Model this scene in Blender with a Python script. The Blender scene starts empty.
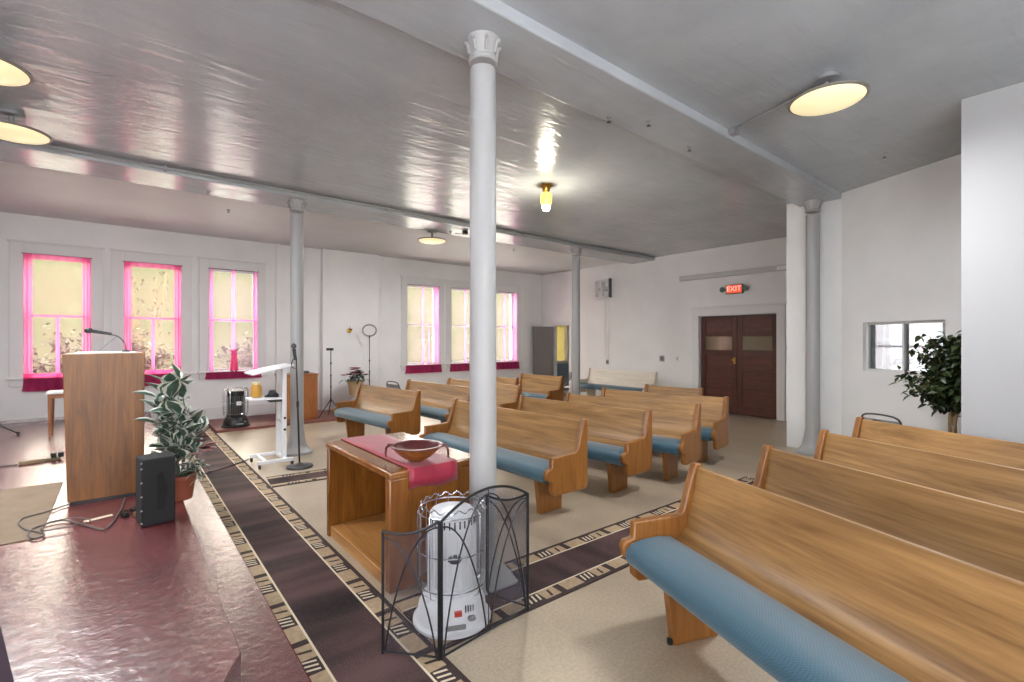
import bpy, bmesh, math, random
from mathutils import Vector, Matrix, Quaternion
R = math.radians
random.seed(7)
sc = bpy.context.scene
col = sc.collection

# ------------------------------------------------------------------ camera, sky, exposure
cam = bpy.data.objects.new('camera', bpy.data.cameras.new('camera'))
col.objects.link(cam)
cam.location = (0, 0, 1.6)
cam.rotation_euler = (R(90), 0, R(-39.05))
cam.data.sensor_width = 36
cam.data.lens = 481 / 1024 * 36
cam.data.clip_start = 0.05
sc.camera = cam

SKY = 12.0
w = bpy.data.worlds.new('overcast_sky'); sc.world = w; w.use_nodes = True
bg = w.node_tree.nodes['Background']
bg.inputs[0].default_value = (0.97, 0.98, 1.0, 1); bg.inputs[1].default_value = SKY

vs = sc.view_settings
vs.view_transform = 'Standard'; vs.look = 'None'; vs.gamma = 1; vs.use_curve_mapping = False
vs.exposure = 0.58
sc.cycles.use_denoising = True
sc.cycles.max_bounces = 10
sc.cycles.diffuse_bounces = 6
sc.cycles.glossy_bounces = 4
sc.cycles.transparent_max_bounces = 24
sc.cycles.sample_clamp_indirect = 6
sc.cycles.caustics_reflective = False
sc.cycles.caustics_refractive = False

# ------------------------------------------------------------------ materials
def lin(h):
    h = h.lstrip('#')
    o = []
    for i in (0, 2, 4):
        v = int(h[i:i+2], 16) / 255
        o.append(v / 12.92 if v <= .04045 else ((v + .055) / 1.055) ** 2.4)
    return (*o, 1)

def new_mat(name):
    m = bpy.data.materials.new(name); m.use_nodes = True
    return m, m.node_tree.nodes, m.node_tree.links, m.node_tree.nodes['Principled BSDF']

def coords(n, l, scale=(1, 1, 1), rnd=False):
    tc = n.new('ShaderNodeTexCoord'); mp = n.new('ShaderNodeMapping')
    mp.inputs['Scale'].default_value = scale
    if rnd:
        oi = n.new('ShaderNodeObjectInfo'); mu = n.new('ShaderNodeMath'); mu.operation = 'MULTIPLY'; mu.inputs[1].default_value = 37.0
        l.new(oi.outputs['Random'], mu.inputs[0])
        cb = n.new('ShaderNodeCombineXYZ')
        for i in range(3): l.new(mu.outputs[0], cb.inputs[i])
        ad = n.new('ShaderNodeVectorMath'); ad.operation = 'ADD'
        l.new(tc.outputs['Object'], ad.inputs[0]); l.new(cb.outputs[0], ad.inputs[1])
        l.new(ad.outputs[0], mp.inputs['Vector'])
    else:
        l.new(tc.outputs['Object'], mp.inputs['Vector'])
    return mp.outputs['Vector']

def ramp(n, l, fac, stops):
    r = n.new('ShaderNodeValToRGB')
    while len(r.color_ramp.elements) < len(stops): r.color_ramp.elements.new(0.5)
    for e, (p, c) in zip(r.color_ramp.elements, stops):
        e.position = p; e.color = lin(c) if isinstance(c, str) else c
    l.new(fac, r.inputs[0]); return r.outputs['Color']

def noise(n, l, vec, scale, detail=3, rough=.55, dist=0):
    t = n.new('ShaderNodeTexNoise'); t.inputs['Scale'].default_value = scale; t.inputs['Detail'].default_value = detail
    t.inputs['Roughness'].default_value = rough; t.inputs['Distortion'].default_value = dist
    l.new(vec, t.inputs['Vector']); return t.outputs[0]

def bump(n, l, b, h, strength, dist=.01):
    u = n.new('ShaderNodeBump'); u.inputs['Strength'].default_value = strength; u.inputs['Distance'].default_value = dist
    l.new(h, u.inputs['Height']); l.new(u.outputs[0], b.inputs['Normal'])

def plain(name, c, rough=.5, metal=0, vary=None, bmp=None, spec=.5, emit=None):
    m, n, l, b = new_mat(name)
    b.inputs['Base Color'].default_value = lin(c); b.inputs['Roughness'].default_value = rough
    b.inputs['Metallic'].default_value = metal; b.inputs['Specular IOR Level'].default_value = spec
    if vary:
        v = coords(n, l); f = noise(n, l, v, vary[0], 4)
        l.new(ramp(n, l, f, [(.3, c), (.7, vary[1])]), b.inputs['Base Color'])
    if bmp:
        v = coords(n, l); bump(n, l, b, noise(n, l, v, bmp[0], 3), bmp[1], bmp[2] if len(bmp) > 2 else .01)
    if emit:
        b.inputs['Emission Color'].default_value = lin(emit[0]); b.inputs['Emission Strength'].default_value = emit[1]
    return m

def wood(name, dark, light, axis=0, scale=9, rough=.38, contrast=(.32, .68), spec=.5, bmp=True):
    m, n, l, b = new_mat(name)
    s = [1, 1, 1]; s[axis] = .11
    v = coords(n, l, s, True)
    f = noise(n, l, v, scale, 6, .62, 2.2)
    s2 = [1, 1, 1]; s2[axis] = .03
    v2 = coords(n, l, s2, True)
    g = noise(n, l, v2, scale * 9, 3, .6)
    mx = n.new('ShaderNodeMix'); mx.data_type = 'FLOAT'; mx.inputs[0].default_value = .35
    l.new(f, mx.inputs[2]); l.new(g, mx.inputs[3])
    l.new(ramp(n, l, mx.outputs[0], [(contrast[0], dark), (contrast[1], light)]), b.inputs['Base Color'])
    b.inputs['Roughness'].default_value = rough; b.inputs['Specular IOR Level'].default_value = spec
    if bmp: bump(n, l, b, g, .03, .001)
    return m

def glassy(name, tint, rough=.02, ior=1.12):
    m, n, l, b = new_mat(name); n.remove(b); out = n['Material Output']
    t = n.new('ShaderNodeBsdfTransparent'); t.inputs[0].default_value = lin(tint)
    g = n.new('ShaderNodeBsdfGlossy'); g.inputs['Roughness'].default_value = rough
    fr = n.new('ShaderNodeFresnel'); fr.inputs[0].default_value = ior
    mx = n.new('ShaderNodeMixShader'); l.new(fr.outputs[0], mx.inputs[0]); l.new(t.outputs[0], mx.inputs[1]); l.new(g.outputs[0], mx.inputs[2])
    l.new(mx.outputs[0], out.inputs[0]); return m

def sheer(name, c, cover, glow=.75):
    m, n, l, b = new_mat(name); n.remove(b); out = n['Material Output']
    t = n.new('ShaderNodeBsdfTransparent')
    tr = n.new('ShaderNodeBsdfTranslucent'); tr.inputs[0].default_value = lin(c)
    d = n.new('ShaderNodeBsdfDiffuse'); d.inputs[0].default_value = lin(c)
    a = n.new('ShaderNodeMixShader'); a.inputs[0].default_value = glow
    l.new(d.outputs[0], a.inputs[1]); l.new(tr.outputs[0], a.inputs[2])
    mx = n.new('ShaderNodeMixShader'); mx.inputs[0].default_value = cover
    l.new(t.outputs[0], mx.inputs[1]); l.new(a.outputs[0], mx.inputs[2]); l.new(mx.outputs[0], out.inputs[0])
    return m

def floor_lino():
    m, n, l, b = new_mat('beige_linoleum')
    v = coords(n, l)
    f = noise(n, l, v, 1.3, 5, .6, .4); g = noise(n, l, v, 60, 2)
    mx = n.new('ShaderNodeMix'); mx.data_type = 'FLOAT'; mx.inputs[0].default_value = .45
    l.new(f, mx.inputs[2]); l.new(g, mx.inputs[3])
    l.new(ramp(n, l, mx.outputs[0], [(.3, '#8f7f6a'), (.7, '#b8a993')]), b.inputs['Base Color'])
    b.inputs['Roughness'].default_value = .36; b.inputs['IOR'].default_value = 1.7; b.inputs['Specular IOR Level'].default_value = .6
    bump(n, l, b, noise(n, l, v, 5, 3), .15, .01)
    return m

def ceiling_paint(name, c1, c2):
    m, n, l, b = new_mat(name)
    v = coords(n, l)
    f = noise(n, l, v, 1.1, 4, .6)
    l.new(ramp(n, l, f, [(.3, c1), (.7, c2)]), b.inputs['Base Color'])
    b.inputs['Roughness'].default_value = .2; b.inputs['Specular IOR Level'].default_value = .8
    v2 = coords(n, l, (1.2, 7, 1))
    a = noise(n, l, v2, 1.0, 3, .5, .8)
    c = noise(n, l, v, 7, 3)
    ad = n.new('ShaderNodeMath'); ad.operation = 'MULTIPLY_ADD'; l.new(c, ad.inputs[0]); ad.inputs[1].default_value = .25; l.new(a, ad.inputs[2])
    bump(n, l, b, ad.outputs[0], .55, .02)
    return m

def platform_paint():
    m, n, l, b = new_mat('glossy_maroon_floor_paint')
    v = coords(n, l)
    f = noise(n, l, v, 2.2, 5, .65)
    # plank seams running along Y
    sp = n.new('ShaderNodeSeparateXYZ'); l.new(v, sp.inputs[0])
    md = n.new('ShaderNodeMath'); md.operation = 'PINGPONG'; md.inputs[1].default_value = .125
    l.new(sp.outputs[0], md.inputs[0])
    lt = n.new('ShaderNodeMath'); lt.operation = 'LESS_THAN'; lt.inputs[1].default_value = .0022; l.new(md.outputs[0], lt.inputs[0])
    base = ramp(n, l, f, [(.3, '#521f21'), (.7, '#682e32')])
    mx = n.new('ShaderNodeMix'); mx.data_type = 'RGBA'; l.new(lt.outputs[0], mx.inputs[0]); l.new(base, mx.inputs[6]); mx.inputs[7].default_value = lin('#4c1f22')
    l.new(mx.outputs[2], b.inputs['Base Color'])
    b.inputs['Roughness'].default_value = .27; b.inputs['IOR'].default_value = 2.0; b.inputs['Specular IOR Level'].default_value = .9
    g = noise(n, l, v, 17, 5, .65, .6)
    mu = n.new('ShaderNodeMath'); mu.operation = 'MULTIPLY_ADD'; l.new(lt.outputs[0], mu.inputs[0]); mu.inputs[1].default_value = -.6; l.new(g, mu.inputs[2])
    bump(n, l, b, mu.outputs[0], .5, .008)
    return m

def rug_pile(name, c1, c2):
    m, n, l, b = new_mat(name)
    v = coords(n, l, (3.0, .55, 1)); f = noise(n, l, v, 1.0, 2, .5)
    g = noise(n, l, coords(n, l), 160, 2)
    mx = n.new('ShaderNodeMix'); mx.data_type = 'FLOAT'; mx.inputs[0].default_value = .3
    l.new(f, mx.inputs[2]); l.new(g, mx.inputs[3])
    l.new(ramp(n, l, mx.outputs[0], [(.36, c1), (.64, c2)]), b.inputs['Base Color'])
    b.inputs['Roughness'].default_value = .8; b.inputs['Specular IOR Level'].default_value = .25
    bump(n, l, b, g, .5, .004)
    return m

def fabric(name, c1, c2):
    m, n, l, b = new_mat(name)
    v = coords(n, l, (1, 1, 1)); ck = n.new('ShaderNodeTexChecker'); ck.inputs['Scale'].default_value = 130
    ck.inputs[1].default_value = lin(c1); ck.inputs[2].default_value = lin(c2); l.new(v, ck.inputs[0])
    l.new(ck.outputs[0], b.inputs['Base Color']); b.inputs['Roughness'].default_value = .55
    b.inputs['Specular IOR Level'].default_value = .5
    b.inputs['Sheen Weight'].default_value = .25
    bump(n, l, b, noise(n, l, v, 250, 2), .3, .003)
    return m

M = {}
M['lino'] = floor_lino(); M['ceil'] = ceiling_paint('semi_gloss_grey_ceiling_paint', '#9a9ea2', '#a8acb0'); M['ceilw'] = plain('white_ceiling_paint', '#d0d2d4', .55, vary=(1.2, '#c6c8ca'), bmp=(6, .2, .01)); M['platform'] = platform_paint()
M['wall'] = plain('painted_plaster', '#e4e4e4', .6, vary=(1.2, '#dadada'), bmp=(30, .15, .004))
M['trimw'] = plain('white_trim_paint', '#d6d6d6', .45)
M['column'] = plain('column_paint', '#9d9d9d', .42, bmp=(40, .1, .003))
M['oak'] = wood('oak_pew', '#69461f', '#b28751', 0, 6, .37, (.3,.68), .6)
M['oakend'] = wood('oak_pew_end', '#66390f', '#9a6730', 2, 9, .34, (.28,.72))
M['palewood'] = wood('pale_pew', '#bdb4a6', '#d6cfc4', 0, 6, .35)  # paler wood colours for the pew against the back wall
M['tablewood'] = wood('oak_table', '#623812', '#935d28', 2, 8, .22, (.32, .68), .7, False)
M['pulpitwood'] = wood('walnut_veneer', '#54310c', '#8a5720', 2, 8, .4)
M['cabwood'] = wood('brown_cabinet', '#7c4721', '#9f6332', 2, 8, .4)
M['doorwood'] = wood('mahogany_door', '#3a1c14', '#5e3122', 2, 9, .4)
M['doorwoodh'] = wood('mahogany_rail', '#3e2017', '#653627', 1, 9, .4)
M['blue'] = fabric('blue_woven_fabric', '#30586a', '#264959')
M['rugdark'] = rug_pile('dark_brown_pile', '#181214', '#5f4846')
M['rugtan'] = plain('tan_pile', '#ad977a', .8, vary=(40, '#957f63'))
M['rugedge'] = plain('rug_edge_pile', '#2c1f1f', .9, vary=(60, '#3b2c2a'))
M['rugcream'] = plain('cream_pile', '#cdbfa6', .9)
M['mat'] = plain('beige_floor_mat', '#857462', .9, vary=(5, '#766653'))
M['black'] = plain('black_plastic', '#161618', .45)
M['blackm'] = plain('black_metal', '#1d1d20', .4, metal=.3)
M['darkgrey'] = plain('dark_grey_metal', '#4a4a4c', .4, metal=.5)
M['grey'] = plain('grey_metal', '#8f9092', .4, metal=.4)
M['beamshade'] = plain('painted_beam_shade', '#8e8e8c', .5)  # grey of the added strip that imitates shade on the far beam
M['chrome'] = plain('chrome_wire', '#c8ccd2', .18, metal=1)
M['whitem'] = plain('white_enamel', '#e4e6ea', .3)
M['white'] = plain('white_paper', '#eeeeee', .7)
M['creamtape'] = plain('masking_tape', '#d8cdb6', .8)
M['cord'] = plain('grey_cord', '#5c5654', .6)
M['blackcord'] = plain('black_cord', '#1b1b1d', .6)
M['crimson'] = plain('crimson_cloth', '#a01f3c', .5, vary=(8, '#861731'), bmp=(200, .2, .002), spec=.5)
M['crimson'].node_tree.nodes['Principled BSDF'].inputs['Sheen Weight'].default_value = .18
M['bowl'] = wood('turned_wood', '#5f2f1c', '#a06a2c', 0, 10, .3)
M['bowlin'] = plain('dark_bowl_glaze', '#5b2a2c', .3)
M['terracotta'] = plain('terracotta', '#8a4a35', .8)
M['basket'] = plain('wicker_pot', '#b49a72', .8, bmp=(60, .6, .01))
M['leaf'] = plain('dark_green_leaf', '#2d4438', .4, vary=(14, '#47604f'))
M['leafedge'] = plain('cream_leaf_margin', '#c9cbbf', .5)
M['ficus'] = plain('ficus_leaf', '#18230f', .4, vary=(6, '#36451e'))
M['trunk'] = plain('pale_bark', '#a78f6f', .9)
M['pinkflower'] = plain('dusty_pink_petal', '#b57b80', .8, vary=(20, '#d3aeab'))
M['darkflower'] = plain('dark_red_petal', '#5a2430', .8)
M['brass'] = plain('brass', '#c39a45', .3, metal=1)
M['lampglass'] = plain('glowing_lamp_glass', '#e9e0bd', .3, emit=('#ffeab0', .42))
M['lampglass2'] = plain('glowing_lamp_core', '#f2eac8', .3, emit=('#fff0c0', 2.0))
M['amber'] = plain('amber_jar_glass', '#e3b95a', .2, emit=('#ffcf62', 1.3))
M['bulb'] = plain('lit_bulb', '#fff2c8', .3, emit=('#fff0bf', 7))
M['exitred'] = plain('lit_exit_face', '#d8552c', .4, emit=('#ff5a30', .4))
M['exitlet'] = plain('lit_exit_lettering', '#ffd8cc', .4, emit=('#ffd2c4', .5))
M['teal'] = plain('grey_green_plastic', '#4f5f5a', .5)
M['red'] = plain('red_switch', '#c8402c', .4)
M['glass'] = glassy('window_glass', '#fbf8ec')
M['doorglass'] = plain('frosted_door_glass', '#75684f', .05, spec=1.0)
M['wing'] = glassy('viewing_glass', '#dfe6e4', .02, 1.5)
M['sheerpink'] = sheer('sheer_pink', '#ffb4d4', .08)
M['foldpink'] = sheer('gathered_pink', '#f070ac', .75, .8)
M['sheerlav'] = sheer('sheer_lavender', '#e8b6e8', .12)
M['foldlav'] = sheer('gathered_magenta', '#ea86cc', .66, .8)
M['hem'] = sheer('maroon_hem', '#a83460', .95, .35)
M['screenmesh'] = sheer('fine_wire_mesh', '#4a4a54', .34, .2)
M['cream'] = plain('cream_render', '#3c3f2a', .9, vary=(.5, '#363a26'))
M['concrete'] = plain('pale_concrete', '#b2b4b6', .9, vary=(2, '#a2a4a6'))
M['bushleaf'] = plain('purple_bush_leaf', '#1a0d14', .6, vary=(9, '#20240f'))
M['bushgreen'] = plain('olive_bush_leaf', '#2a2b12', .6, vary=(7, '#3a371b'))
M['twig'] = plain('brown_twig', '#6b5842', .9)
M['bluewall'] = plain('blue_grey_paint', '#7d90a4', .6)
M['yellow'] = plain('mustard_jar', '#b98b3c', .35)
M['orangewall'] = plain('maroon_ledge_paint', '#7d4a40', .5, vary=(4, '#6b3d35'))

# ------------------------------------------------------------------ mesh builder
class MB:
    def __init__(s): s.v = []; s.f = []; s.m = []
    def face(s, pts, m=0):
        b = len(s.v); s.v += [tuple(p) for p in pts]; s.f.append(tuple(range(b, b + len(pts)))); s.m.append(m)
    def box(s, x0, x1, y0, y1, z0, z1, m=0):
        b = len(s.v)
        s.v += [(x0,y0,z0),(x1,y0,z0),(x1,y1,z0),(x0,y1,z0),(x0,y0,z1),(x1,y0,z1),(x1,y1,z1),(x0,y1,z1)]
        for q in ((0,3,2,1),(4,5,6,7),(0,1,5,4),(1,2,6,5),(2,3,7,6),(3,0,4,7)):
            s.f.append(tuple(b + i for i in q)); s.m.append(m)
        return s
    def prism(s, poly, axis, a, c, m=0):
        # poly in the other two axes, in cyclic order: axis 0 -> (y,z), 1 -> (x,z), 2 -> (x,y)
        n = len(poly); b = len(s.v)
        def P(u, v, t): return (t,u,v) if axis == 0 else (u,t,v) if axis == 1 else (u,v,t)
        s.v += [P(u,v,a) for u,v in poly] + [P(u,v,c) for u,v in poly]
        s.f.append(tuple(b+i for i in range(n))); s.f.append(tuple(b+n+i for i in reversed(range(n)))); s.m += [m, m]
        for i in range(n):
            j = (i+1) % n; s.f.append((b+j, b+i, b+n+i, b+n+j)); s.m.append(m)
        return s
    def tube(s, pts, r, n=8, m=0, closed=False, r2=None):
        pts = [Vector(p) for p in pts]; k = len(pts); b = len(s.v)
        up = None
        for i, p in enumerate(pts):
            if closed: t = pts[(i+1) % k] - pts[i-1]
            else: t = pts[min(i+1, k-1)] - pts[max(i-1, 0)]
            t.normalize()
            if up is None:
                up = Vector((0,0,1)) if abs(t.z) < .9 else Vector((1,0,0))
            a = t.cross(up)
            if a.length < 1e-4: a = t.cross(Vector((0,1,0)))
            a.normalize(); c = a.cross(t); c.normalize(); up = c
            rr = r if r2 is None else r + (r2 - r) * i / max(k-1, 1)
            for q in range(n):
                w_ = 2*math.pi*q/n
                s.v.append(tuple(p + a*(rr*math.cos(w_)) + c*(rr*math.sin(w_))))
        segs = k if closed else k-1
        for i in range(segs):
            for q in range(n):
                i2 = (i+1) % k; q2 = (q+1) % n
                s.f.append((b+i*n+q, b+i*n+q2, b+i2*n+q2, b+i2*n+q)); s.m.append(m)
        if not closed:
            s.f.append(tuple(b+q for q in reversed(range(n)))); s.f.append(tuple(b+(k-1)*n+q for q in range(n))); s.m += [m, m]
        return s
    def lathe(s, prof, n=24, c=(0,0,0), m=0, axis=2, sx=1, sy=1, caps=True):
        b = len(s.v); k = len(prof)
        for r, z in prof:
            r = max(r, 1e-4)
            for q in range(n):
                t = 2*math.pi*q/n; u, v = r*math.cos(t)*sx, r*math.sin(t)*sy
                p = (u,v,z) if axis == 2 else (z,u,v) if axis == 0 else (v,z,u)
                s.v.append((c[0]+p[0], c[1]+p[1], c[2]+p[2]))
        for i in range(k-1):
            for q in range(n):
                q2 = (q+1) % n
                s.f.append((b+i*n+q, b+i*n+q2, b+(i+1)*n+q2, b+(i+1)*n+q)); s.m.append(m)
        if caps:
            s.f.append(tuple(b+q for q in reversed(range(n)))); s.f.append(tuple(b+(k-1)*n+q for q in range(n))); s.m += [m, m]
        return s
    def ball(s, c, rx, ry=None, rz=None, m=0, n=12, k=8):
        ry = ry or rx; rz = rz or rx
        prof = [(math.sin(math.pi*i/k), -math.cos(math.pi*i/k)) for i in range(k+1)]
        b = len(s.v); s.lathe(prof, n, (0,0,0), m)
        for i in range(b, len(s.v)):
            x,y,z = s.v[i]; s.v[i] = (c[0]+x*rx, c[1]+y*ry, c[2]+z*rz)
        return s
    def leaf(s, base, d, length, width, m=0, m2=None, droop=.25, roll=0.0):
        d = Vector(d).normalized(); side = d.cross(Vector((0,0,1)))
        if side.length < .05: side = Vector((1,0,0))
        side.normalize(); side = Quaternion(d, roll) @ side
        nrm = side.cross(d).normalized(); base = Vector(base)
        def pt(t, w_): return base + d*(length*t) + side*(w_*width) + nrm*(-droop*length*t*t + abs(w_)*width*.35)
        prof = [(0, .06), (.22, .42), (.5, .5), (.78, .3), (1, .02)]
        if m2 is None:
            for (t0,w0),(t1,w1) in zip(prof, prof[1:]):
                s.face([pt(t0,0),pt(t1,0),pt(t1,w1),pt(t0,w0)], m); s.face([pt(t1,0),pt(t0,0),pt(t0,-w0),pt(t1,-w1)], m)
        else:
            for (t0,w0),(t1,w1) in zip(prof, prof[1:]):
                i0, i1 = w0*.68, w1*.62
                s.face([pt(t0,0),pt(t1,0),pt(t1,i1),pt(t0,i0)], m); s.face([pt(t1,0),pt(t0,0),pt(t0,-i0),pt(t1,-i1)], m)
                s.face([pt(t0,i0),pt(t1,i1),pt(t1,w1),pt(t0,w0)], m2); s.face([pt(t1,-i1),pt(t0,-i0),pt(t0,-w0),pt(t1,-w1)], m2)
        return s
    def move(s, mat, start=0):
        for i in range(start, len(s.v)): s.v[i] = tuple(mat @ Vector(s.v[i]))
        return s
    def build(s, name, mats, parent=None, bevel=0, smooth=True, angle=38, seg=2):
        me = bpy.data.meshes.new(name); me.from_pydata(s.v, [], s.f)
        if not isinstance(mats, (list, tuple)): mats = [mats]
        for mt in mats: me.materials.append(mt)
        me.polygons.foreach_set('material_index', s.m)
        bm = bmesh.new(); bm.from_mesh(me)
        bmesh.ops.remove_doubles(bm, verts=bm.verts, dist=1e-5)
        bmesh.ops.recalc_face_normals(bm, faces=bm.faces)
        bm.to_mesh(me); bm.free()
        if smooth:
            me.polygons.foreach_set('use_smooth', [True]*len(me.polygons)); me.set_sharp_from_angle(angle=R(angle))
        o = bpy.data.objects.new(name, me); col.objects.link(o)
        if parent: o.parent = parent
        if bevel:
            bv = o.modifiers.new('edge', 'BEVEL'); bv.width = bevel; bv.segments = seg; bv.limit_method = 'ANGLE'; bv.angle_limit = R(40)
        return o

def tag(o, label, cat, group=None):
    o['label'] = label; o['category'] = cat
    if group: o['group'] = group
    return o
def thing(name, label, cat, loc=(0,0,0), rz=0, group=None):
    o = bpy.data.objects.new(name, None); o.empty_display_size = .1; col.objects.link(o)
    o.location = loc; o.rotation_euler = (0, 0, R(rz)); return tag(o, label, cat, group)
def struct(o):
    o['kind'] = 'structure'; return o
def sroot(name, loc=(0,0,0), rz=0):
    o = bpy.data.objects.new(name, None); o.empty_display_size = .1; col.objects.link(o)
    o.location = loc; o.rotation_euler = (0,0,R(rz)); return struct(o)
def copy_tree(o, parent=None):
    c = o.copy(); col.objects.link(c)
    if parent: c.parent = parent; c.matrix_parent_inverse = o.matrix_parent_inverse
    for ch in list(o.children): copy_tree(ch, c)
    return c
def arc(p0, p1, bulge, n=10, up=(0,0,1)):
    p0, p1 = Vector(p0), Vector(p1); up = Vector(up)
    return [p0.lerp(p1, i/n) + up*(bulge*4*(i/n)*(1-i/n)) for i in range(n+1)]
def spline(pts, sub=6):
    P = [Vector(p) for p in pts]; out = []
    for i in range(len(P)-1):
        a, b, c, d = P[max(i-1,0)], P[i], P[i+1], P[min(i+2, len(P)-1)]
        for k in range(sub):
            t = k/sub
            out.append(.5*((2*b) + (c-a)*t + (2*a-5*b+4*c-d)*t*t + (3*b-a-3*c+d)*t**3))
    out.append(P[-1]); return out

def drape(mb, x0, x1, y, z0, z1, waves, amp, flare=0, m=0, nx=None, zig=False):
    nx = nx or max(8, int(waves*8)); nz = 8; b = len(mb.v)
    cx = (x0+x1)/2
    for j in range(nz+1):
        t = j/nz; z = z1 + (z0-z1)*t
        for i in range(nx+1):
            u = i/nx; x = x0 + (x1-x0)*u; x = cx + (x-cx)*(1+flare*t*t)
            mb.v.append((x, y + amp*math.sin(u*waves*2*math.pi)*(.4+.6*t), z))
    for j in range(nz):
        for i in range(nx):
            p = b+j*(nx+1)+i; mb.f.append((p, p+1, p+nx+2, p+nx+1)); mb.m.append(m)

CEIL, YW, XD = 3.68, 11.2, 10.3

# ------------------------------------------------------------------ setting: floor, walls, ceiling
struct(MB().box(.3, 10.6, -3.5, 11.5, -.2, 0).build('floor', M['lino']))
struct(MB().box(-4.8, 13.2, -3.5, 7.4, CEIL, CEIL+.25).build('ceiling', M['ceil']))
struct(MB().box(-4.8, 13.2, 7.4, 11.5, CEIL, CEIL+.25).build('ceiling_front', M['ceilw']))

def pierced_wall(name, axis, lo, hi, at, thick, holes, z0=-.2, z1=CEIL, mat=None):
    # slab along `axis` (0 = runs in x, at is y; 1 = runs in y, at is x); holes: (a0, a1, z0, z1)
    mb = MB()
    us = sorted({lo, hi} | {h[0] for h in holes} | {h[1] for h in holes})
    for a, b in zip(us, us[1:]):
        c = (a+b)/2; hs = sorted([(h[2], h[3]) for h in holes if h[0] < c < h[1]])
        z = z0
        for p, q in hs + [(z1, z1)]:
            if p > z + 1e-6:
                if axis == 0: mb.box(a, b, at, at+thick, z, p)
                else: mb.box(at, at+thick, a, b, z, p)
            z = q
    return struct(mb.build(name, mat or M['wall'], smooth=False))

WINS = [(-1.25, -.42), (.03, .885), (1.345, 2.2), (5.64, 6.545), (6.95, 7.85), (8.33, 9.24)]
ZB, ZT = 1.0, 3.05
pierced_wall('wall_front', 0, -4.8, 10.6, YW, .3, [(a, b, ZB, ZT) for a, b in WINS])
DD = (4.18, 5.87, 0, 2.16)          # double door opening in the door wall
SD = (10.0, 10.64, 0, 2.06)         # small doorway near the corner
pierced_wall('wall_back', 1, 3.0, 11.2, XD, .12, [DD, SD])
struct(MB().box(7.85, XD, 2.33, 3.05, -.2, CEIL).build('wall_pier', M['wall']))
# angled wall with the viewing window
ang = 65.5
aw = sroot('wall_angled', (7.85, 2.33, 0), ang + 180)
mb = MB(); L = 2.2
d0, d1, wz0, wz1 = .313, 1.30, 1.20, 1.845
for a, b, p, q in ((0, d0, -.2, CEIL), (d1, L, -.2, CEIL), (d0, d1, -.2, wz0), (d0, d1, wz1, CEIL)): mb.box(a, b, 0, .22, p, q)
mb.build('plaster', M['wall'], aw, smooth=False)
wv = sroot('window_viewing', (7.85, 2.33, 0), ang + 180)
mb = MB()
for a, b, p, q in ((d0, d0+.035, wz0, wz1), (d1-.035, d1, wz0, wz1), (d0+.035, d1-.035, wz0, wz0+.03), (d0+.035, d1-.035, wz1-.03, wz1), (d0+.47, d0+.495, wz0+.03, wz1-.03)): mb.box(a, b, .05, .13, p, q)
mb.build('frame', M['trimw'], wv)
MB().box(d0+.03, d1-.03, .085, .091, wz0+.025, wz1-.025).build('pane', M['wing'], wv)
wv.name = 'window_7'
# room behind the pane; added backlit sheet stands in for windows reflected there
cw = sroot('window_9', (7.85, 2.33, 0), ang + 180)
mb = MB(); drape(mb, -.92, .82, 1.46, .95, 2.35, 11, .02); mb.build('sheer_panel', sheer('pale_pink_reflection', '#75686d', .92, .8), cw)
rb = sroot('wall_cry_room', (7.85, 2.33, 0), ang + 180)
mb = MB()
for a, b, p, q in ((-1.1, -.9, -.2, CEIL), (.8, 2.6, -.2, CEIL), (-.9, .8, -.2, 1.0), (-.9, .8, 2.3, CEIL)): mb.box(a, b, 1.5, 1.6, p, q)
mb.box(.28, .34, 1.49, 1.52, 1.0, 2.3); mb.box(-.9, .8, 1.49, 1.52, 1.50, 1.53); mb.box(-.22, -.19, 1.49, 1.52, 1.0, 2.3)
mb.build('plaster', M['wall'], rb, smooth=False)
pierced_wall('wall_left', 1, -3.5, 11.2, -4.8, .25, [(a, a+1.1, .9, 3.1) for a in (.4,)])
pierced_wall('wall_rear', 0, -4.8, 5.62, -3.5, .25, [(a, a+1.2, .9, 3.1) for a in (-1.7, .9)])
struct(MB().box(5.62, 8.4, -3.5, .78, -.2, CEIL).build('wall_right', plain('dimmed_wall_paint', '#a6a6a7', .65, bmp=(30, .15, .004))))  # wall colour darkened here to offset the nearby lamp's bright spot

# beams
struct(MB().box(-4.8, 7.9, 2.33, 2.87, CEIL-.08, CEIL+.02).build('beam_near', M['ceil'], bevel=.012))
struct(MB().box(-4.8, XD, 7.06, 7.75, CEIL-.08, CEIL+.02).build('beam_far', M['ceil'], bevel=.012))

# wall relief on the window wall
struct(MB().box(2.56, 2.64, YW-.05, YW+.02, 0, CEIL).build('trim_1', M['wall'], bevel=.01))
struct(MB().box(3.5, 4.84, YW-.14, YW+.02, 0, CEIL).build('trim_2', M['wall'], bevel=.015))
struct(MB().box(1.27, 3.5, YW-.03, YW+.01, .03, .28).build('baseboard_front', M['trimw'], bevel=.006))
struct(MB().box(4.84, 10.3, YW-.03, YW+.01, 0, .22).build('baseboard_corner', M['trimw'], bevel=.006))
mbb = MB(); mbb.box(XD-.03, XD+.01, 6.55, 9.9, 0, .2)
struct(mbb.build('baseboard_back', M['trimw'], bevel=.006))
struct(MB().box(-4.8, .41, YW-.03, YW+.01, .26, .31).build('baseboard_platform', M['platform'], bevel=.004))

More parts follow.
